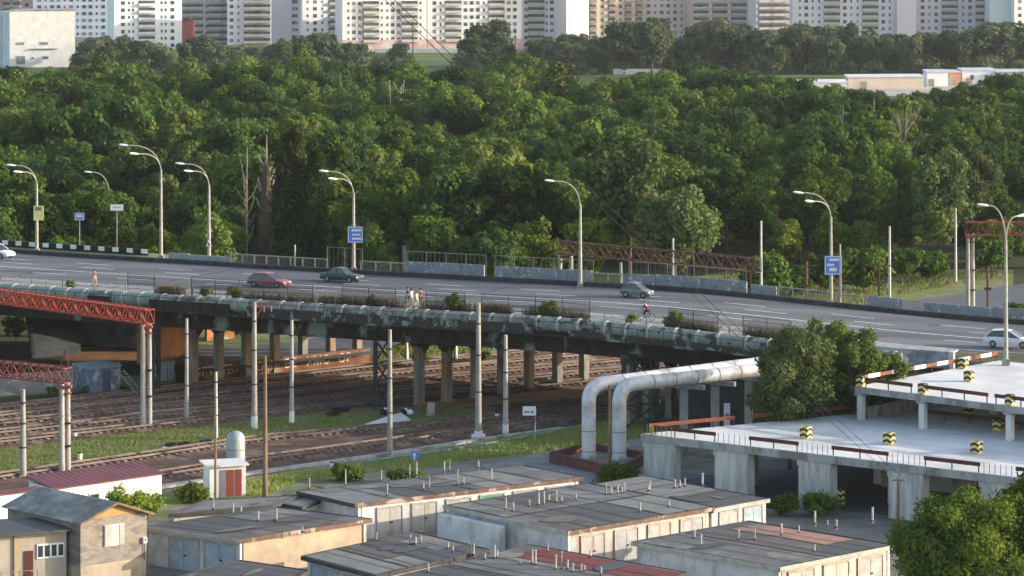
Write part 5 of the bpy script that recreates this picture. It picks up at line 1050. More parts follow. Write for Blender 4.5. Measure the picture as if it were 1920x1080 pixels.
# ------------------------------------------------------------------ apartment blocks
winm = mat('flat_window', (.10, .11, .135), (.05, .055, .07), .3, .25); winm2 = mat('flat_window_pale', (.24, .26, .30), (.16, .17, .2), .3, .25)
balm = mat('balcony_panel', (.5, .48, .46), (.42, .4, .38), .3, .9)
def apart(label, xl, xr, yb, Y, col, fl=10, cols=(), gable=None, dy=0.0, depth=14, base=None, fh=2.85, win=(.75, .7), wm=None, extra=None, pitch=None):
    s_ = F / Y; x0, x1 = (xl - 960) / s_, (xr - 960) / s_; Yr = Y + dy; t = thing('apartment_block', label, 'apartment block', ((x0 + x1) / 2, Y, 0))
    x1 = (xr - 960) * Yr / F
    a, b = Vector((x0, Y, 0)), Vector((x1, Yr, 0)); dd = (b - a).normalized(); nn = Vector((-dd.y, dd.x, 0)); Lw = (b - a).length; top = fl * fh + 1.5
    m = mat('panel_' + str(xl), col, tuple(c * .93 for c in col), .08, .9)
    q = MB(); q.prism([a, b, b + nn * depth, a + nn * depth], 0, top); q.build('wall', m, t)
    q = MB(); q.prism([a - nn * .3, b - nn * .3, b + nn * (depth + .3), a + nn * (depth + .3)], top + .01, top + .6); q.build('roof', concrete, t)
    if base: q = MB(); q.prism([a - nn * .25, b - nn * .25, b - nn * .02, a - nn * .02], 0, base[0]); q.build('ground_floor', base[1], t)
    vis0, vis1 = 0, min(fl, 7)
    meshes = {}
    def winobj(w, h, mm):
        k_ = (round(w, 2), round(h, 2), mm.name)
        if k_ not in meshes:
            q = MB(); q.box((0, 0, 0), (w, .06, h)); q.box((0, -.07, 0), (.05, .02, h)); o = q.build('window', mm, None); meshes[k_] = o.data; bpy.data.objects.remove(o)
        return meshes[k_]
    cnt = 0; rest = MB(); ang = math.atan2(dd.y, dd.x)
    for fl_ in range(fl):
        z = fl_ * fh + 1.9
        if base and z < base[0]: continue
        for f_, kind in cols:
            p = a.lerp(b, f_) - nn * .03 + Z3 * z
            if kind == 'b' or kind == 'B':
                wv_ = 1.6 if kind == 'b' else 3.4
                if fl_ < vis1:
                    q = MB(); q.box(p - nn * .55 - Z3 * .75, (wv_, .55, .5), (dd, nn, Z3)); bo = q.build('balcony', extra or balm, t); q = MB(); q.box(p - nn * .06 + Z3 * .35, (wv_ - .05, .05, .58), (dd, nn, Z3)); q.build('balcony_glazing', winm, bo)
                else: rest.box(p - nn * .3 + Z3 * .35, (wv_, .3, .55), (dd, nn, Z3))
                continue
            w, h = (win[0] if kind == 'w' else win[0] * .5 if kind == 'n' else win[0] * 1.5), (win[1] if kind != 'n' else win[1] * .8)
            mm = wm or (winm if random.random() < .65 else winm2)
            if fl_ < vis1 and cnt < 100:
                o = bpy.data.objects.new('window', winobj(w, h, mm)); COL.objects.link(o); o.parent = t; o.location = p - ORG[t.name]; o.rotation_euler = (0, 0, ang); cnt += 1
            else: rest.box(p, (w, .06, h), (dd, nn, Z3))
    if rest.v: o = rest.build('windows', winm, t, fix=False); o['kind'] = 'stuff'
    if gable:
        q = MB()
        for i in range(1, fl): q.box((a + b) / 2 - nn * .005 + Z3 * (i * fh + .6), (Lw / 2, .01, .03), (dd, nn, Z3))
        q.build('panel_joint', concrete, t)
    return t
def cs(n, pat, a=.04, b=.96): return [(a + (b - a) * (i + .5) / n, pat[i % len(pat)]) for i in range(n)]
apart('brownish tower sliver at the top left corner', -40, 64, 95, 1290, (.48, .38, .31), 10, cs(5, 'bwb'))
apart('pale blue grey panel block left of the white tower', 62, 218, 95, 1250, (.56, .60, .70), 10, dy=5, cols= cs(12, 'wnwwn'), base=(3.4, concrete))
cb = thing('white_hall', 'plain white cube shaped building in front of the towers at far left', 'building', (-170, 1030, 0)); s_ = F / 1030
x0, x1 = (18 - 960) / s_, (136 - 960) / s_; q = MB(); q.prism([(x0, 1030), (x1, 1036), (x1 - 5, 1056), (x0 - .5, 1050)], 0, 19.6); q.build('wall', whitewall, cb)
q = MB(); q.prism([(x0 - 3.6, 1032), (x0, 1030.01), (x0 - .5, 1050), (x0 - 3.6, 1050)], 0, 19.4); q.build('shaded_side_wall', mat('blue_white_wall', (.62, .66, .7), None), cb); q = MB(); q.prism([(x0 - .2, 1029.7), (x1 + .2, 1035.8), (x1 - 5, 1056.2), (x0 - .6, 1050)], 19.61, 20); q.build('roof', concrete, cb)  # first block is the hall's left side, its shade painted as bluish wall colour
for cx_, cy_, w, h in ((37, 82, 1.4, .45), (80, 82, 1.4, .45), (38, 113, 1.5, 1.4), (60, 109, .35, .4), (83, 109, 1.0, .45)):
    q = MB(); q.box(((cx_ - 960) / s_, 1029.97 + 6 * ((cx_ - 18) / 118), H - (cy_ - YH) / s_), (w, .08, h), (Vector((.963, .267, 0)), Vector((-.267, .963, 0)), Z3)); q.build('window', winm2, cb)
q = MB(); q.box(((80 - 960) / s_, 1032.9, H - (92 - YH) / s_), (4.6, .4, .12), (Vector((.963, .267, 0)), Vector((-.267, .963, 0)), Z3)); q.build('canopy', concrete, cb)
q = MB()
for i in range(4): q.tube([(x0 - 3 + i * .8, 1031.6, 0), (x0 - 3 + i * .8, 1031.6, 18)], .1, 6)
q.build('downpipe', steelgrey, cb)
apart('bright white tower with dark balcony strips behind the trees', 214, 341, 84, 1190, (.80, .80, .80), 10, dy=9, cols= [(.13, 'w'), (.22, 'n'), (.28, 'n'), (.48, 'B'), (.70, 'n'), (.76, 'n'), (.86, 'w')], extra=mat('white_balcony', (.74, .74, .74), None))
apart('mauve and beige block with banded balconies right of the white tower', 340, 428, 95, 1260, (.64, .57, .60), 10, dy=2, cols= [(.1, 'b'), (.3, 'B'), (.55, 'w'), (.72, 'B'), (.92, 'b')])
apart('pale grey block with long dark balcony bands', 426, 510, 95, 1255, (.70, .68, .70), 10, dy=2, cols= [(.1, 'w'), (.25, 'n'), (.55, 'B'), (.78, 'B')])
rb_ = thing('red_kiosk', 'small red brick house between the white tower and the grey blocks', 'building', ((352 - 960) * 1180 / F, 1180, 0)); q = MB(); xx = (352 - 960) * 1180 / F; q.box((xx, 1183, 6), (2.2, 3, 6)); q.build('wall', mat('red_brick', (.33, .09, .07), None, .5), rb_); q = MB(); q.add([(xx - 2.4, 1179.8, 12.01), (xx + 2.4, 1179.8, 12.01), (xx + 2.4, 1186, 12.01), (xx - 2.4, 1186, 12.01), (xx, 1179.8, 13.6), (xx, 1186, 13.6)], [(0, 1, 4), (2, 3, 5), (0, 4, 5, 3), (1, 2, 5, 4), (0, 3, 2, 1)]); q.build('roof', rust, rb_)
apart('blank pinkish end wall with shade greyed into its colour and a column of windows', 509, 567, 95, 1215, (.62, .54, .56), 10, [(.72, 'w'), (.82, 'n')], gable=True)  # grey in the pink is the gable's shade, put into the wall colour
apart('narrow white facade beside the blank pinkish end wall', 567, 642, 95, 1212, (.80, .76, .74), 10, dy=6, cols= cs(5, 'nwnwB'))
apart('long white block with pink ground floor behind the meadow, its left part', 642, 800, 98, 1180, (.80, .73, .71), 10, dy=9, cols= cs(14, 'nwwnBwn'), base=(4.6, mat('pink_base', (.48, .27, .25), (.55, .5, .48), .25)))
apart('long white block with pink ground floor, its right part behind the tall round tree', 802, 978, 98, 1190, (.80, .75, .73), 10, dy=9, cols= cs(14, 'wnwBnww'), base=(4.6, mat('pink_base', (.48, .27, .25), None)))
apart('section of the long block with shade greyed into its colour and tight window columns', 978, 1062, 88, 1205, (.70, .65, .68), 10, cs(8, 'wnBwnw'))  # greyer wall colour stands in for a facade turned from the sun
apart('blank bright pink end wall of the long block', 1062, 1104, 75, 1196, (.80, .66, .64), 10, dy=5, gable=True)
apart('yellowish block with brown balconies right of the pink end wall', 1104, 1206, 92, 1255, (.60, .50, .38), 10, dy=8, cols= [(.07, 'b'), (.25, 'w'), (.42, 'b'), (.58, 'w'), (.72, 'b'), (.92, 'b')], extra=mat('brown_balcony', (.36, .28, .22), None))
apart('pale beige tower behind the tall trees right of centre', 1206, 1300, 100, 1270, (.64, .57, .52), 10, dy=5, cols= cs(7, 'wnww'))
apart('pinkish block with striped balcony bands', 1300, 1418, 95, 1262, (.64, .50, .46), 10, dy=6, cols= [(.12, 'B'), (.42, 'B'), (.72, 'B'), (.94, 'b')])
apart('white block with long dark balcony bands right of the pinkish block', 1418, 1486, 95, 1258, (.70, .68, .66), 10, dy=6, cols= [(.25, 'B'), (.55, 'B'), (.85, 'b')])
apart('long lavender grey block above the dark tree belt', 1486, 1682, 95, 1230, (.66, .60, .64), 10, cs(15, 'nwnnwB'))
apart('blank lavender end wall next to the lavender block', 1682, 1718, 95, 1228, (.68, .60, .64), 10, (), gable=True)
apart('lavender grey block with paired windows at the right', 1718, 1856, 95, 1240, (.62, .56, .60), 10, cs(10, 'wnwnB'))
apart('pale blue end wall at the top right', 1856, 1902, 95, 1225, (.58, .62, .66), 10, (), gable=True)
apart('white strip of a tower cut off by the right edge', 1902, 1990, 95, 1222, (.74, .72, .70), 10, dy=6, cols= cs(6, 'wnn'))
# low sheds and fences beyond the wood
def lowshed(label, xl, xr, yb, hgt, col, roofc=(.5, .52, .55), win=0, depth=9):
    c = G((xl + xr) / 2, yb); Y = c.y; a, b = Vector(((xl - 960) * Y / F, Y, 0)), Vector(((xr - 960) * Y / F, Y + .15 * (xr - xl) * Y / F, 0)); t = thing('low_garage', label, 'garage', c)
    q = MB(); q.prism([a, b, b + Vector((0, depth, 0)), a + Vector((0, depth, 0))], 0, hgt); q.build('wall', mat('shedwall_%d' % xl, col, tuple(v * .9 for v in col), .3), t); q = MB(); q.prism([a + Vector((-.2, -.3, 0)), b + Vector((.2, -.3, 0)), b + Vector((.2, depth, 0)), a + Vector((-.2, depth, 0))], [hgt + .01] * 4, [hgt + .2, hgt + .2, hgt + .6, hgt + .6]); q.build('roof', mat('shedroof_%d' % xl, roofc, None, .3), t)
    for i in range(win): x = a.x + (b.x - a.x) * (i + .7) / (win + .4); q = MB(); q.box((x, Y - .02, hgt * .55), (.5, .06, .7)); q.build('window', winm, t)
    q = MB(); q.box(((a.x * .8 + b.x * .2), Y - .02, 1.1), (.9, .05, 1.1)); q.build('door', mat('shed_door', (.4, .38, .35), None), t)
lowshed('pale grey roofed garage at the left end of the far row', 1500, 1590, 172, 2.6, (.6, .6, .6), (.62, .64, .66)); lowshed('white and tan garage in the far row with a wide pale roof', 1590, 1735, 167, 3.4, (.62, .52, .42), (.6, .62, .66)); lowshed('bright white garage in the far row', 1738, 1779, 162, 4.2, (.78, .77, .76)); lowshed('orange brick garage in the far row', 1780, 1803, 161, 4.0, (.50, .27, .19)); lowshed('white hut with two windows in the far row', 1804, 1868, 160, 4.4, (.72, .73, .75), win=2); lowshed('tan garage at the right end of the far row', 1869, 1918, 160, 4.0, (.5, .42, .35)); lowshed('orange garage cut off by the right edge in the far row', 1919, 1990, 160, 4.0, (.52, .3, .22))
def farwall(label, xl, xr, yb, h, m=whitewall): 
    a, b = G(xl, yb), G(xr, yb); q = MB(); wallseg(q, a, b, .4, 0, h); tag(q.build('white_fence', m), label, 'fence')
farwall('long white fence below the tall trees right of centre', 1150, 1300, 140, 1.9); farwall('pale fence below the long white block', 700, 880, 99, 1.6); farwall('white fence glimpsed through the tree belt', 1335, 1400, 132, 2.2); farwall('white fence sliver by the dark tree belt', 1480, 1530, 130, 2.0)
for lb, px, py, pt in (('thin dark lattice pole before the long white block, left one', 681, 140, 20), ('thin dark pole left of the tall round tree', 774, 135, 40), ('dark pole right of the tall round tree', 966, 135, 50)): mast(lb, px, py, pt, .16, darksteel, rings=False, name='utility_pole', cat='pole')
# ------------------------------------------------------------------ trees
LM = {}
LM['broad'] = leafmat('leaf_broad', (.046, .096, .020), (.090, .152, .030), (.110, .162, .034))
LM['dark'] = leafmat('leaf_dark', (.033, .075, .020), (.064, .116, .030), (.080, .124, .034))
LM['pale'] = leafmat('leaf_pale', (.070, .122, .026), (.118, .172, .038), (.132, .155, .046))
LM['yell'] = leafmat('leaf_yellow', (.095, .168, .016), (.160, .225, .026), (.14, .17, .03))
LM['will'] = leafmat('leaf_willow', (.062, .098, .034), (.105, .140, .050), (.112, .136, .05))
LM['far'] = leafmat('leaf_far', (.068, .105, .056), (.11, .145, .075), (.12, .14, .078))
LM['poplar'] = leafmat('leaf_poplar', (.034, .060, .020), (.072, .100, .036), (.085, .10, .04))
LM['shrub'] = leafmat('leaf_shrub', (.11, .17, .022), (.18, .235, .034), (.19, .22, .035))
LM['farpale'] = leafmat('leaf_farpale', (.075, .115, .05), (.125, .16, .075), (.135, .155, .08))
LM['mix'] = leafmat('leaf_mix', (.05, .09, .018), (.095, .14, .032), (.11, .14, .035))
LM['near'] = leafmat('leaf_near', (.06, .105, .016), (.12, .175, .028), (.13, .17, .03))
def leaves_np(C, Nrm, size, asp=1.5):
    n = len(C); r = rng.normal(size=(n, 3)); t = np.cross(Nrm, r); t /= np.linalg.norm(t, axis=1, keepdims=True) + 1e-9; b = np.cross(Nrm, t)
    s = size * rng.uniform(.6, 1.35, (n, 1)); h = s * asp * .5; w = s * .5
    V = np.empty((n, 4, 3)); V[:, 0] = C - t * h; V[:, 1] = C + b * w - Nrm * s * .12; V[:, 2] = C + t * h; V[:, 3] = C - b * w - Nrm * s * .12
    return V.reshape(-1, 3)
def mesh_np(name, V, m):
    n = len(V) // 4; me = bpy.data.meshes.new(name); me.vertices.add(4 * n); me.vertices.foreach_set('co', V.astype(np.float32).ravel()); me.loops.add(4 * n); me.loops.foreach_set('vertex_index', np.arange(4 * n, dtype=np.int32)); me.polygons.add(n); me.polygons.foreach_set('loop_start', np.arange(0, 4 * n, 4, dtype=np.int32)); me.polygons.foreach_set('loop_total', np.full(n, 4, dtype=np.int32)); me.update(calc_edges=True); me.validate(); me.materials.append(m); return me
def unit(v): return v / (np.linalg.norm(v, axis=-1, keepdims=True) + 1e-9)
def crown_pts(lobes, n, jit=.22):
    """leaf centres and normals on clumped lobes"""
    vol = np.array([l[1] ** 2 * 1.0 for l in lobes]); pr = vol / vol.sum(); k = rng.choice(len(lobes), n, p=pr)
    c = np.array([l[0] for l in lobes])[k]; r = np.array([l[1] for l in lobes])[k][:, None]; sq = np.array([l[2] for l in lobes])[k][:, None]
    d = unit(rng.normal(size=(n, 3)) + np.array([0, 0, .25])); rr = r * rng.uniform(.45, 1.0, (n, 1)) ** .5 * (1 + rng.normal(size=(n, 1)) * jit * .5)
    P = c + d * rr * np.concatenate([np.ones((n, 2)), sq], 1); N_ = unit(d * .8 + rng.normal(size=(n, 3)) * .55 + np.array([0, 0, .35])); return P, N_
def lobes_round(R, z0, z1, n, lr=(.26, .44), top=.75):
    L_ = []; zc = (z0 + z1) / 2; hz_ = (z1 - z0) / 2
    for i in range(n):
        d = unit(rng.normal(size=3)); d[2] = d[2] * .9 + .1; f = rng.uniform(.45, .86); r = R * rng.uniform(*lr)
        L_.append((np.array([d[0] * R * f, d[1] * R * f, zc + d[2] * hz_ * f]), r, rng.uniform(.7, .95)))
    L_.append((np.array([0, 0, zc]), R * .5, 1.0)); return L_
def lobes_col(R, z0, z1, n):
    L_ = []
    for i in range(n):
        f = i / (n - 1); z = z0 + (z1 - z0) * f; rr = R * (math.sin(PI * min(1, .12 + f * .82)) ** .6); a = rng.uniform(0, 2 * PI)
        L_.append((np.array([math.cos(a) * rr * .45, math.sin(a) * rr * .45, z]), max(.35, rr * rng.uniform(.5, .75)), 1.8))
    return L_
def trunk_mb(hgt, r, limbs, spread, up=.55):
    q = MB(); lean = rng.normal(size=2) * .15; q.tube([(0, 0, -.2), (lean[0] * .5, lean[1] * .5, hgt * .45), (lean[0], lean[1], hgt * .9)], [r, r * .7, r * .15], 7)
    for i in range(limbs):
        a = 2 * PI * i / limbs + rng.uniform(-.4, .4); z = hgt * rng.uniform(.28, .62); l = spread * rng.uniform(.6, .95); e = (math.cos(a) * l, math.sin(a) * l, z + l * up * rng.uniform(.7, 1.3)); m_ = (e[0] * .45, e[1] * .45, z + (e[2] - z) * .6)
        q.tube([(0, 0, z), m_, e], [r * .42, r * .28, r * .06], 5)
    return q
VAR = {}
def variant(kind, lobes, n, size, m, th, tr, limbs, spread, tm=bark, strays=.06, droop=0):
    P, N_ = crown_pts(lobes, n); k = int(n * strays)
    if k:
        i_ = rng.choice(n, k); P[i_] += N_[i_] * rng.uniform(.1, .55, (k, 1)) * np.array([1, 1, .8])
    if droop:
        f = rng.uniform(0, 1, (n, 1)); P[:, 2:3] -= f ** 2 * droop; N_ = unit(N_ * np.array([1, 1, .4]))
    cm = mesh_np(kind + '_crown', leaves_np(P, N_, size), m); tq = trunk_mb(th, tr, limbs, spread); tmn = bpy.data.meshes.new(kind + '_trunk'); tmn.from_pydata(tq.v, [], tq.f); tmn.materials.append(tm); tmn.polygons.foreach_set('use_smooth', [True] * len(tmn.polygons))
    VAR.setdefault(kind, []).append((cm, tmn))
for i in range(4): variant('broad', lobes_round(4.2, 3.0, 11.5, 36, (.19, .36)), 5600, .36, LM['broad'], 10, .22, 6, 3.2)
for i in range(2): variant('dark', lobes_round(4.6, 2.6, 12.5, 40, (.19, .34)), 6000, .37, LM['dark'], 11, .25, 6, 3.4)
for i in range(2): variant('pale', lobes_round(3.6, 2.6, 12.6, 26, (.18, .34)), 3300, .36, LM['pale'], 12, .2, 8, 3.0, palebark)
for i in range(2): variant('yell', lobes_round(3.4, 1.6, 8.5, 26, (.2, .36)), 4200, .34, LM['yell'], 7, .16, 5, 2.4)
for i in range(2): variant('will', lobes_round(5.0, 4.0, 17.5, 30, (.22, .38)), 5200, .46, LM['will'], 16, .3, 8, 3.6, droop=2.2)
for i in range(2): variant('far', lobes_round(5.2, .8, 14.0, 26, (.28, .44)), 3200, .62, LM['far'], 13, .28, 6, 3.6)
for i in range(2): variant('farwill', lobes_round(5.4, 1.5, 17.5, 34, (.2, .36)), 3600, .55, LM['farpale'], 16, .3, 8, 3.6, droop=2.0)
for i in range(2): variant('farslim', lobes_round(3.2, 1.2, 14.0, 26, (.22, .38)), 2600, .5, LM['farpale'], 13, .22, 7, 2.4)
variant('poplar', lobes_col(2.5, 1.5, 19.6, 30), 8500, .32, LM['poplar'], 18, .25, 4, 1.2); variant('poplar', lobes_col(2.0, 1.5, 17, 22), 3800, .42, LM['broad'], 15, .22, 4, 1.0)
for i in range(2): variant('shrub', lobes_round(1.7, 0.1, 2.8, 14, (.3, .45)), 1300, .26, LM['yell'], 2, .06, 5, 1.2)
for i in range(2): variant('scrub', lobes_round(2.6, 0.2, 4.6, 16, (.28, .42)), 1600, .38, LM['broad'], 3.4, .1, 5, 1.8)
def place(kind, vi, p, s, label, cat='tree', name=None, group=None, rot=None):
    cm, tm = VAR[kind][vi % len(VAR[kind])]
    t = bpy.data.objects.new(name or {'broad': 'broadleaf_tree', 'dark': 'broadleaf_tree', 'pale': 'slender_tree', 'yell': 'young_tree', 'will': 'willow_tree', 'far': 'park_tree', 'farwill': 'willow_tree', 'farslim': 'slender_tree', 'poplar': 'poplar_tree', 'shrub': 'shrub', 'scrub': 'shrub'}[kind], None); COL.objects.link(t); t.location = p; t.scale = s if isinstance(s, tuple) else (s, s, s); t.rotation_euler = (0, 0, rng.uniform(0, 6.28) if rot is None else rot)
    ORG[t.name] = Vector(); tag(t, label, cat, group)
    c = bpy.data.objects.new('crown', cm); COL.objects.link(c); c.parent = t; k_ = bpy.data.objects.new('trunk', tm); COL.objects.link(k_); k_.parent = t
    return t
def place_px(kind, vi, px, py, ptop, label, z=0.0, wide=1.0, **k):
    p = G(px, py, z); base = {'broad': 11.9, 'dark': 12.9, 'pale': 12.6, 'yell': 8.9, 'will': 18, 'far': 14.4, 'poplar': 20 if vi == 0 else 17.3, 'shrub': 3.0, 'scrub': 4.9}[kind]
    h = (py - ptop) * p.y / F; s = h / base; return place(kind, vi, p, (s * wide, s * wide, s), label, **k)
KW = {'broad': 'mid green bushy tree', 'dark': 'dark green dense tree', 'pale': 'pale green slender tree', 'yell': 'yellowish green young tree', 'far': 'greyish green tree'}
LMK = [(0, 'far left lamp'), (130, 'small blue sign'), (250, 'tallest lamp'), (350, 'triangular sign lamp'), (440, 'bare dead trunk'), (530, 'tall dark poplar'), (620, 'blue sign lamp'), (740, 'thick end post'), (850, 'picket fence corner'), (980, 'plain white mast'), (1070, 'single arm lamp'), (1190, 'big willow'), (1290, 'rusty gantry end'), (1400, 'white mast by scrub'), (1500, 'right blue sign'), (1600, 'light green poplar'), (1700, 'sparse bare tree'), (1800, 'red mast pair'), (1890, 'right edge lamp')]
ORD = ['first', 'second', 'third', 'fourth', 'fifth', 'sixth', 'seventh', 'eighth', 'ninth', 'tenth', 'eleventh', 'twelfth', 'thirteenth', 'fourteenth', 'fifteenth', 'sixteenth', 'seventeenth', 'eighteenth', 'nineteenth', 'twentieth']
# special trees first
place_px('poplar', 0, 550, 545, 232, 'tall dark columnar poplar right of the bare dead trunk', wide=1.15); place_px('poplar', 0, 590, 548, 262, 'shorter columnar poplar leaning on the tall dark poplar', wide=.8)
place_px('will', 0, 1180, 545, 236, 'big drooping willow above the rusty gantry', wide=1.1); place_px('will', 1, 1265, 560, 330, 'smaller drooping willow right of the big willow', wide=1.2)
place_px('poplar', 1, 1626, 440, 258, 'light green columnar poplar at the right part of the wood', wide=1.1)
place_px('will', 0, 1762, 505, 262, 'tall feathery willow left of the red mast pair'); place_px('will', 1, 1830, 470, 262, 'feathery willow behind the red mast pair', wide=.8)
# dead trees
def deadtree(label, px, py, ptop, m, n, spread, lean=0.0, seed=1, r=.22):
    random.seed(seed); p = G(px, py); h = (py - ptop) * p.y / F; t = local('dead_tree', label, 'dead tree', p); q = MB()
    q.tube([(0, 0, 0), (lean * .4, 0, h * .5), (lean, 0, h)], [r, r * .7, .05], 7); q.build('trunk', m, t, smooth=True); q = MB()
    for i in range(n):
        z = h * random.uniform(.25, .8); a = random.uniform(0, 2 * PI); l = spread * random.uniform(.5, 1); x0 = lean * z / h
        e = Vector((x0 + math.cos(a) * l, math.sin(a) * l, min(h * 1.02, z + l * random.uniform(1.0, 2.2)))); md = Vector((x0, 0, z)).lerp(e, .5) + Vector((math.cos(a) * l * .12, 0, -.2)); q.tube([(x0, 0, z), md, e], [r * .45, r * .3, .03], 5)
        for j in range(4): f_ = random.uniform(.4, .9); c = Vector((x0, 0, z)).lerp(e, f_); d_ = Vector((random.uniform(-1, 1), random.uniform(-1, 1), random.uniform(.2, 1.2))) * l * .3; q.tube([c, c + d_], [.04, .015], 4)
    q.build('branches', m, t, smooth=True); random.seed(seed + 50); return t
deadtree('bare brown dead trunk standing left of the tall dark poplar', 497, 535, 252, deadbark, 12, 1.6, .2, 3, .55)
deadtree('thin bare dead tree left of the bare brown trunk', 462, 520, 275, deadbark, 10, 2.0, .1, 8, .14)
deadtree('white forked dead tree high in the wood, its left trunk', 735, 290, 150, palebark, 6, 2.2, -.5, 4, .16); deadtree('white forked dead tree high in the wood, its right trunk', 752, 291, 150, palebark, 7, 3.0, .6, 5, .16)
deadtree('white forked dead tree at the right part of the wood', 1578, 330, 196, palebark, 4, 1.8, .3, 6, .2); deadtree('pale bare trunk just right of the white forked tree', 1636, 330, 186, palebark, 4, .9, .3, 9, .24)
deadtree('tall sparse bare tree below the far garages', 1694, 390, 200, deadbark, 16, 3.2, .5, 11, .22)
hostt = [o for o in bpy.data.objects if o.get('label', '').startswith('bare brown dead trunk')][0]
nn_ = 2600; zz_ = rng.uniform(1.0, 15.5, nn_); ra_ = rng.uniform(.1, 1, nn_) ** .6 * (1.75 - zz_ * .085); an_ = rng.uniform(0, 6.28, nn_); Pd = np.stack([np.cos(an_) * ra_ + .2 * zz_ / 16, np.sin(an_) * ra_, zz_], 1)
V_ = np.empty((nn_, 4, 3)); dx_ = np.stack([np.sin(an_), -np.cos(an_), 0 * an_], 1) * .05; dn_ = np.stack([rng.normal(size=nn_) * .15, rng.normal(size=nn_) * .15, -rng.uniform(.4, 1.5, nn_)], 1); V_[:, 0] = Pd - dx_; V_[:, 1] = Pd + dx_; V_[:, 2] = Pd + dx_ + dn_; V_[:, 3] = Pd - dx_ + dn_
o_ = bpy.data.objects.new('dead_foliage', mesh_np('dead_foliage', V_.reshape(-1, 3), leafmat('dead_vines', (.17, .12, .075), (.27, .195, .125), (.2, .15, .1), .1))); COL.objects.link(o_); o_.parent = hostt
# the wood: jittered grid, the largest in view as individuals
def ylim_front(px):
    if px < 950: return 590
    if px < 1400: return 590 - (px - 950) / 450 * 75
    return 512 - 0 * px
def ylim_back(px):
    if px < 130: return 216
    if px < 1420: return 214
    return 214 + min(1, (px - 1420) / 120) * 44
pts = []
Yv = 330.0
while Yv < 800:
    xv = -.19 * Yv - 6
    while xv < .19 * Yv + 6:
        x = xv + rng.uniform(-2.6, 2.6); y = Yv + rng.uniform(-2.6, 2.6); xv += 6.5
        px, py = PX((x, y, 0))
        if py > ylim_front(px) or py < ylim_back(px): continue
        if min(SL[::10], key=lambda s: 0) is None: pass
        if abs(px - 562) < 50 and 480 < py < 610: continue
        if abs(px - 488) < 50 and 480 < py < 620: continue
        if abs(px - 1180) < 40 and 500 < py < 600: continue
        if 1540 < px < 1640 and 520 < py: continue
        if any(abs(px - a) < 22 and b < py < c_ for a, b, c_ in ((742, 282, 330), (1578, 322, 380), (1636, 322, 380), (1694, 392, 450))): continue
        rd = (Vector((x, y, 0)) - road(float(np.interp(x, XS, SS)), 0, 0)).length
        if rd < 13: continue
        nz = math.sin(x * .043 + 1.3) * math.cos(y * .031) + .5 * math.sin(x * .11 + y * .07)
        r = rng.uniform() + nz * .12
        kind = 'broad' if r < .42 else 'dark' if r < .66 else 'pale' if r < .84 else 'yell'
        front = py > ylim_front(px) - 38
        if front and rng.uniform() < .4: kind = 'yell'
        s = rng.choice([rng.uniform(.55, .85), rng.uniform(.8, 1.15), rng.uniform(1.1, 1.32)], p=[.42, .46, .12]) * (1.0 + .16 * nz) * (.9 if front else 1.0) * (1.12 if kind == 'yell' and not front else 1)
        pts.append((F / y * s, kind, int(rng.integers(0, 4)), x, y, s, px, py))
    Yv += 6.5
pts.sort(key=lambda t: -t[0])
NIND = 190
ind = pts[:NIND]; rest = pts[NIND:]
bins = {}
for q_ in ind:
    b_ = min(LMK, key=lambda l: abs(l[0] - q_[6]))[1]; bins.setdefault((q_[1], b_), []).append(q_)
first = {}
for (kind, b_), L_ in bins.items():
    L_.sort(key=lambda t: -t[7])
    for i, (sz, k_, vi, x, y, s, px, py) in enumerate(L_):
        lb = '%s, %s behind the %s in the wood' % (KW[kind], 'alone' if len(L_) == 1 else ORD[min(i, 19)], b_)
        o = place(kind, vi, (x, y, 0), s, lb, group='trees of the wood beyond the bridge'); first.setdefault((kind, vi % len(VAR[kind])), o)
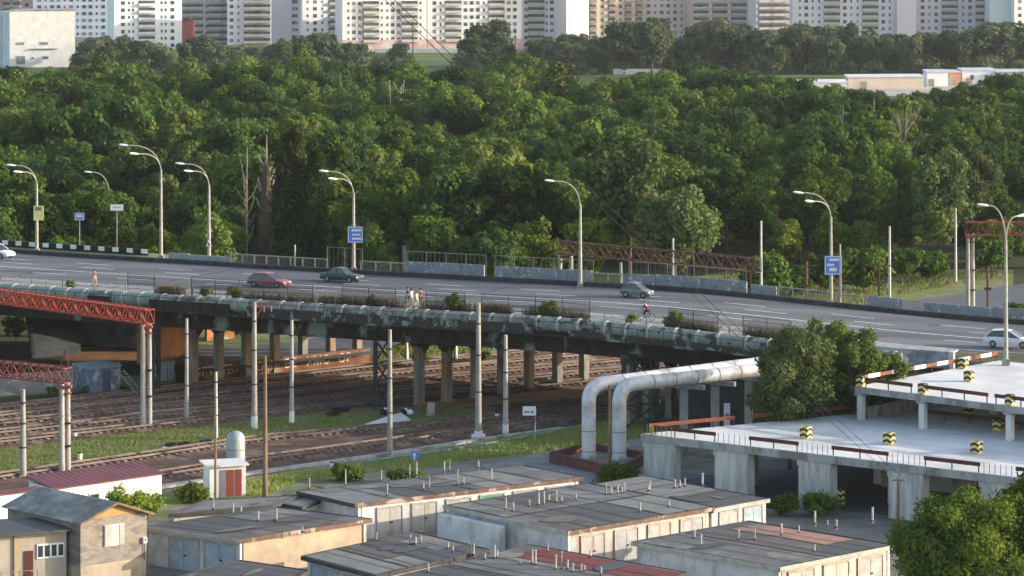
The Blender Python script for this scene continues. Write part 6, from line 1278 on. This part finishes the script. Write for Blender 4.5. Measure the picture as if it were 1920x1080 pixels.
# everything deeper in the wood reads as one mass of canopy: one object instancing the same crowns
if rest:
    keys = [k_ for k_ in first]
    cls = {}
    for r_ in rest:
        k_ = (r_[1], r_[2] % len(VAR[r_[1]]))
        if k_ not in first: k_ = keys[0]
        cls.setdefault(k_, []).append(r_)
    me = bpy.data.meshes.new('wood'); co = []; vid = []; scl = []; rz = []
    for ki, (k_, L_) in enumerate(cls.items()):
        for r_ in L_: co.append((r_[3], r_[4], 0)); vid.append(ki); scl.append(r_[5]); rz.append(rng.uniform(0, 6.28))
    me.from_pydata(co, [], [])
    for nm, ty, vals in (('vid', 'INT', vid), ('scl', 'FLOAT', scl), ('rz', 'FLOAT', rz)):
        at = me.attributes.new(nm, ty, 'POINT'); at.data.foreach_set('value', vals)
    wo = bpy.data.objects.new('wood', me); COL.objects.link(wo); tag(wo, 'dense green wood filling the middle distance behind the front trees', 'wood', kind='stuff')
    ng = bpy.data.node_groups.new('wood_nodes', 'GeometryNodeTree'); ng.interface.new_socket('Geometry', in_out='INPUT', socket_type='NodeSocketGeometry'); ng.interface.new_socket('Geometry', in_out='OUTPUT', socket_type='NodeSocketGeometry')
    gi = ng.nodes.new('NodeGroupInput'); go = ng.nodes.new('NodeGroupOutput'); jn = ng.nodes.new('GeometryNodeJoinGeometry')
    def attr(nm, ty):
        n_ = ng.nodes.new('GeometryNodeInputNamedAttribute'); n_.data_type = ty; n_.inputs['Name'].default_value = nm; return n_.outputs['Attribute']
    av, as_, ar = attr('vid', 'INT'), attr('scl', 'FLOAT'), attr('rz', 'FLOAT'); cx = ng.nodes.new('ShaderNodeCombineXYZ'); ng.links.new(ar, cx.inputs[2])
    for ki, k_ in enumerate(cls):
        crown = [c for c in first[k_].children if c.name.startswith('crown')][0]
        oi = ng.nodes.new('GeometryNodeObjectInfo'); oi.inputs['Object'].default_value = crown; oi.transform_space = 'ORIGINAL'; oi.inputs['As Instance'].default_value = True
        cp = ng.nodes.new('FunctionNodeCompare'); cp.data_type = 'INT'; cp.operation = 'EQUAL'; ng.links.new(av, cp.inputs[2]); cp.inputs[3].default_value = ki
        ip = ng.nodes.new('GeometryNodeInstanceOnPoints'); ng.links.new(gi.outputs[0], ip.inputs['Points']); ng.links.new(cp.outputs[0], ip.inputs['Selection']); ng.links.new(oi.outputs['Geometry'], ip.inputs['Instance']); ng.links.new(cx.outputs[0], ip.inputs['Rotation']); ng.links.new(as_, ip.inputs['Scale']); ng.links.new(ip.outputs[0], jn.inputs[0])
    ng.links.new(jn.outputs[0], go.inputs[0]); md = wo.modifiers.new('scatter', 'NODES'); md.node_group = ng
# far belt of trees before the towers
def topy(px):
    prof = [(0, 110), (138, 100), (165, 62), (200, 52), (250, 66), (300, 78), (350, 72), (390, 56), (430, 72), (480, 84), (540, 66), (580, 58), (640, 64), (690, 76), (715, 100), (752, 76), (785, 112), (855, 112), (875, 42), (930, 40), (955, 82), (985, 100), (1000, 66), (1060, 58), (1110, 62), (1150, 70), (1166, 30), (1190, 48), (1225, 28), (1260, 70), (1290, 60), (1325, 24), (1360, 40), (1400, 40), (1440, 52), (1500, 38), (1580, 40), (1640, 46), (1690, 60), (1730, 50), (1800, 48), (1850, 34), (1920, 44), (2000, 44)]
    return float(np.interp(px, [a for a, b in prof], [b for a, b in prof]))
SKIP = [(772, 862), (948, 992), (694, 730)]
bl = []
for row, (yb, st_) in enumerate(((137, 30), (126, 36), (114, 50))):
    x = 142 if row == 0 else 150 + row * 11
    while x < 1960:
        px = x + rng.uniform(-9, 9); x += st_
        if any(a < px < b for a, b in SKIP) or px < 140: continue
        tp = topy(px) + rng.uniform(-3, 6) + row * 3; py = yb + rng.uniform(-4, 4)
        if row == 0 and rng.uniform() < .35: tp += rng.uniform(10, 26)
        bl.append((px, py, tp, row))
for i, (px, py, tp, row) in enumerate(bl):
    reg = [(140, 'beside the white hall'), (290, 'below the white tower'), (400, 'below the mauve block'), (540, 'below the blank pinkish wall'), (650, 'below the long white block'), (750, 'left of the meadow'), (900, 'before the long white block'), (1050, 'below the bright pink wall'), (1170, 'below the yellowish block'), (1250, 'below the pale beige tower'), (1360, 'below the pinkish striped block'), (1450, 'below the banded white block'), (1580, 'below the lavender block'), (1700, 'below the blank lavender wall'), (1800, 'above the far garages'), (1900, 'below the pale blue wall')]
    rg = min(reg, key=lambda l: abs(l[0] - px))[1]; k_ = [j for j in range(len(bl)) if min(reg, key=lambda l: abs(l[0] - bl[j][0]))[1] == rg]; k_.sort(key=lambda j: bl[j][0]); od = ORD[min(k_.index(i), 19)]
    p = G(px, py); h = max(4.5, (py - tp) * p.y / F); s = h / 14.4; wd = rng.uniform(.95, 1.35) if h > 8 else rng.uniform(1.4, 1.9)
    kd = 'far' if rng.uniform() < .62 else 'farwill' if rng.uniform() < .6 else 'farslim'; s2 = s * (14.4 / {'far': 14.4, 'farwill': 18, 'farslim': 14.2}[kd]); s2 *= rng.uniform(.82, 1.14)
    place(kd, int(rng.integers(0, 2)), p, (s2 * wd, s2 * wd, s2), 'greyish green tree of the far belt %s, %s from left' % (rg, od), group='trees of the far belt')
for lb, px, py, tp, wd in (('tall round tree standing alone before the long white block', 903, 134, 38, 1.15), ('tall narrow tree at the yellowish block', 1165, 138, 28, .6), ('tall airy tree before the pale beige tower', 1222, 142, 26, .85), ('lone low tree on the meadow left of the tall round tree', 752, 136, 74, .9)): place_px('far', 0, px, py, tp, lb, wide=wd)
lb_ = []
for i in range(420):
    px = rng.uniform(138, 1990)
    if 775 < px < 858: continue
    p = G(px, rng.uniform(124, 141)); R_ = rng.uniform(1.8, 3.6); lb_.append((np.array([p.x, p.y, R_ * .7 + rng.uniform(0, 1.6)]), R_, rng.uniform(.7, 1.1)))
P, N_ = crown_pts(lb_, 52000); P[:, 2] = np.maximum(P[:, 2], .05); o = bpy.data.objects.new('undergrowth', mesh_np('undergrowth', leaves_np(P, N_, .75), LM['farpale'])); COL.objects.link(o); tag(o, 'uneven grey green undergrowth filling the foot of the far tree belt', 'undergrowth', kind='stuff')
# near trees and bushes
def bigtree(name, label, p, R, z0, z1, n, size, m, nl, th, lr=(.2, .34), droop=0, sc=(1, 1, 1)):
    t = bpy.data.objects.new(name, None); COL.objects.link(t); t.location = p; ORG[t.name] = Vector(); tag(t, label, 'tree' if 'tree' in name else 'bush')
    P, N_ = crown_pts(lobes_round(R, z0, z1, nl, lr), n); k = int(n * .1); i_ = rng.choice(n, k); P[i_] += N_[i_] * rng.uniform(.05, .5, (k, 1))
    if droop: f = rng.uniform(0, 1, (n, 1)); P[:, 2:3] -= f ** 2 * droop
    P *= np.array(sc); c = bpy.data.objects.new('crown', mesh_np('crown', leaves_np(P, N_, size, 1.9), m)); COL.objects.link(c); c.parent = t
    q = trunk_mb(th, .05 * R, 9, R * .75); o = q.build('trunk', bark, t, smooth=True); return t
bigtree('willow_tree', 'big bushy pale willow in front of the right end of the bridge', G(1480, 880), 4.1, 2.0, 12.1, 28000, .18, LM['will'], 64, 10, droop=.6)
bigtree('broadleaf_tree', 'dark green tree rising behind the big bushy willow', G(1556, 864), 3.2, 2.5, 12.8, 18000, .18, LM['mix'], 46, 10)
bigtree('broadleaf_tree', 'dark green tree between the willow and the striped railing', G(1602, 866), 2.9, 3.0, 11.9, 14000, .18, LM['mix'], 38, 9)
bigtree('broadleaf_tree', 'round green bush tree nearest the wrapped pipe end', G(1650, 864), 2.5, 3.0, 10.6, 10500, .18, LM['mix'], 26, 8)
bigtree('willow_tree', 'pale small willow bush just above the striped railing corner', G(1610, 872), 1.6, 3.0, 9.6, 4500, .2, LM['will'], 22, 7)
bigtree('broadleaf_tree', 'sunlit bright green tree filling the bottom right corner', Vector((28.2, 186, 0)), 4.6, 2.0, 10.0, 46000, .145, LM['near'], 80, 9, (.18, .3))
bigtree('broadleaf_tree', 'tall bright green tree at the right edge behind the corner tree', Vector((33.0, 188, 0)), 3.7, 3.0, 10.8, 30000, .145, LM['near'], 60, 9, (.18, .3))
bigtree('broadleaf_tree', 'low bright green crown at the very bottom right', Vector((30.5, 180, 0)), 4.2, .5, 6.2, 30000, .145, LM['near'], 60, 6, (.18, .3))
for lb, px, py, R, h, m in (('bright green shrub in front of the white hut', 232, 984, 1.3, 3.0, 'yell'), ('bright green shrub at the right end of the white hut', 276, 974, 1.3, 2.3, 'yell'), ('low green shrub left of the small white shed', 362, 940, 1.4, 1.1, 'yell'), ('round yellow green shrub behind the cream garage doors', 650, 902, 1.3, 1.3, 'yell'), ('small shrub at the foot of the round blue sign', 783, 905, .8, 1.1, 'yell'), ('spreading green shrub between the silver pipes and the parking deck', 1155, 912, 2.0, 1.6, 'near'), ('climbing vine clump left under the parking deck', 1468, 968, 1.2, 1.7, 'near'), ('climbing vine clump between the parking columns', 1536, 968, 1.5, 1.8, 'near'), ('grey green shrub among the vents of the cream garage row', 745, 905, .9, 1.0, 'will')):
    bigtree('shrub', lb, G(px, py), R, .05, h, int(1500 * R), .16, LM['shrub' if m == 'yell' else m], 14, h * .6, (.3, .45))
i = 0
for px, py, tp, lb in ((440, 632, 600, 'scrub on the bank left under the bridge columns'), (790, 690, 655, 'scrub beside the left white signal post'), (905, 680, 652, 'scrub beyond the arched columns'), (1440, 575, 470, 'bright scrub right of the plain white mast'), (1480, 560, 480, 'scrub behind the short concrete railing'), (1540, 555, 470, 'scrub left of the right hand blue sign'), (1620, 548, 445, 'scrub right of the right hand blue sign'), (1690, 535, 460, 'scrub behind the banded white mast'), (1740, 528, 455, 'scrub at the edge of the side road'), (1860, 520, 440, 'scrub behind the dull red gantry'), (1905, 600, 560, 'low scrub by the graffiti barrier at the right edge'), (30, 640, 590, 'scrub on the dark slope under the left end of the bridge'), (80, 630, 600, 'small scrub beside the concrete slope'), (160, 740, 722, 'small scrub in front of the blue shed'), (95, 745, 720, 'scrub in front of the grey fence at left')):
    place_px('scrub', i, px, py, tp, lb, cat='shrub', wide=1.1); i += 1
for px, off, h, lb in ((385, 25.8, 1.3, 'small weed bush on the walkway left of the red car'), (440, 25.8, 1.5, 'leafy weed bush growing through the fence before the red car'), (700, 25.8, 1.4, 'leafy weed bush growing through the fence left of the four people'), (856, 25.8, 2.0, 'bright leafy bush growing through the fence right of the four people'), (1030, 25.8, 1.8, 'thin bush growing through the long wire fence'), (1185, 25.8, 1.2, 'low bush on the walkway left of the cyclist'), (1262, 25.8, 1.9, 'grey green bush on the walkway right of the cyclist'), (132, 25.8, 1.0, 'tiny bush on the walkway above the green pipe')):
    place('shrub', 0, road(s_at(px, off, ZR), off, ZR + .1), (h / 3.2, h / 3.2, h / 3), lb, 'bush')
# grass, weeds and dry stalks as blades
def blades(name, label, pts_fn, n, h, m, kind='stuff', w=.05):
    C = np.array([pts_fn() for _ in range(n)]); a = rng.uniform(0, 2 * PI, n); hh = h * rng.uniform(.4, 1.3, n); dx = np.stack([np.cos(a), np.sin(a), np.zeros(n)], 1) * w; ln = rng.normal(size=(n, 3)) * np.array([.3, .3, 0]) * hh[:, None]; up = np.stack([np.zeros(n), np.zeros(n), hh], 1)
    V = np.empty((n, 4, 3)); V[:, 0] = C - dx; V[:, 1] = C + dx; V[:, 2] = C + dx * .4 + up + ln; V[:, 3] = C - dx * .4 + up + ln
    o = bpy.data.objects.new(name, mesh_np(name, V.reshape(-1, 3), m)); COL.objects.link(o); tag(o, label, 'grass', kind=kind); return o
def inpoly(poly):
    xs = [p[0] for p in poly]; ys = [p[1] for p in poly]
    while True:
        x, y = random.uniform(min(xs), max(xs)), random.uniform(min(ys), max(ys)); c = False
        for i in range(len(poly)):
            (x1, y1), (x2, y2) = poly[i], poly[i - 1]
            if (y1 > y) != (y2 > y) and x < (x2 - x1) * (y - y1) / (y2 - y1) + x1: c = not c
        if c: return tuple(G(x, y))
random.seed(5)
gl = leafmat('grass_blade', (.14, .235, .035), (.26, .29, .085), (.24, .22, .09)); dry = leafmat('dry_blade', (.15, .115, .07), (.2, .16, .10), (.12, .12, .06))
blades('grass', 'rough green grass between the railway tracks', lambda: inpoly([(-60, 846), (300, 803), (540, 773), (700, 765), (830, 761), (940, 774), (735, 800), (480, 819), (310, 843), (-60, 892)]), 12000, .17, gl)
blades('grass', 'rough green grass beside the pale kerb behind the garages', lambda: inpoly([(320, 922), (480, 900), (735, 862), (960, 820), (1150, 790), (1205, 785), (1205, 820), (1000, 850), (860, 866), (700, 886), (560, 903), (490, 932)]), 12000, .25, gl)
blades('grass', 'grassy bank beyond the tracks under and right of the bridge', lambda: inpoly([(690, 676), (1200, 640), (1500, 605), (1550, 588), (1640, 562), (1900, 516), (1380, 515), (1000, 590), (700, 650)]), 9000, .4, gl, w=.12)
def wk_pt():
    rs = random.choice([(296, 345), (455, 590), (600, 660), (660, 760), (790, 900), (905, 960), (985, 1104), (1250, 1345), (1395, 1500)]); o_ = random.uniform(25.4, 26.3)
    return tuple(road(s_at_fast(random.uniform(*rs), o_), o_, ZR + .1))
_tab = {}
def s_at_fast(px, o_):
    if not _tab:
        ss_ = np.linspace(0, SS[-1], 500); _tab['x'] = np.array([PX(road(s, 25.8, ZR))[0] for s in ss_]); _tab['s'] = ss_
    return float(np.interp(px, _tab['x'], _tab['s']))
blades('dry_weeds', 'matted dry brown weeds along the foot of the wire fences', wk_pt, 9000, 1.0, dry, w=.025)
# ------------------------------------------------------------------ light, air, camera
SUN = Vector((.97, .0, .225)).normalized(); el = math.asin(SUN.z); az = math.atan2(SUN.x, SUN.y)
sc.world = bpy.data.worlds.new('World'); sc.world.use_nodes = True; nt = sc.world.node_tree; bg = nt.nodes['Background']; sky = nt.nodes.new('ShaderNodeTexSky'); sky.sky_type = 'NISHITA'; sky.sun_disc = False; sky.sun_elevation = el; sky.sun_rotation = az; sky.air_density = 1.0; sky.dust_density = 2.0
nt.links.new(sky.outputs[0], bg.inputs[0]); bg.inputs[1].default_value = 0.15
sl = bpy.data.lights.new('sun', 'SUN'); sl.energy = 2.5; sl.angle = math.radians(.5); sl.color = (1.0, .88, .74); so = bpy.data.objects.new('sun', sl); COL.objects.link(so); so.rotation_euler = SUN.to_track_quat('Z', 'Y').to_euler(); so.location = (100, -50, 200)
HAZE = 0.00004
if HAZE:
    q = MB(); q.prism([(-420, -40), (420, -40), (420, 1600), (-420, 1600)], -1.0, 62.0); hzo = q.build('haze', mat('tmp', (1, 1, 1)), None); hm = bpy.data.materials.new('haze'); hm.use_nodes = True; N = hm.node_tree.nodes; N.clear(); o = N.new('ShaderNodeOutputMaterial'); v = N.new('ShaderNodeVolumePrincipled'); v.inputs['Density'].default_value = HAZE; v.inputs['Color'].default_value = (.86, .9, 1, 1); v.inputs['Anisotropy'].default_value = .2; hm.node_tree.links.new(v.outputs[0], o.inputs['Volume']); hzo.data.materials.clear(); hzo.data.materials.append(hm); hm.cycles.homogeneous_volume = True if hasattr(hm, 'cycles') else None; tag(hzo, 'thin summer haze over the wood and towers', 'haze', kind='stuff')
cd = bpy.data.cameras.new('camera'); cam = bpy.data.objects.new('camera', cd); COL.objects.link(cam); cam.location = (0, 0, H); cam.rotation_euler = (PI / 2, 0, 0); cd.sensor_width = 36; cd.lens = 36 * F / 1920; cd.shift_y = (YH - 540) / 1920; cd.clip_start = 1; cd.clip_end = 6000; sc.camera = cam
sc.view_settings.view_transform = 'Standard'; sc.view_settings.look = 'None'; sc.view_settings.exposure = 1.5; sc.view_settings.gamma = 1
sc.cycles.max_bounces = 5; sc.cycles.diffuse_bounces = 3; sc.cycles.glossy_bounces = 2; sc.cycles.transmission_bounces = 3; sc.cycles.volume_bounces = 0; sc.cycles.use_denoising = True
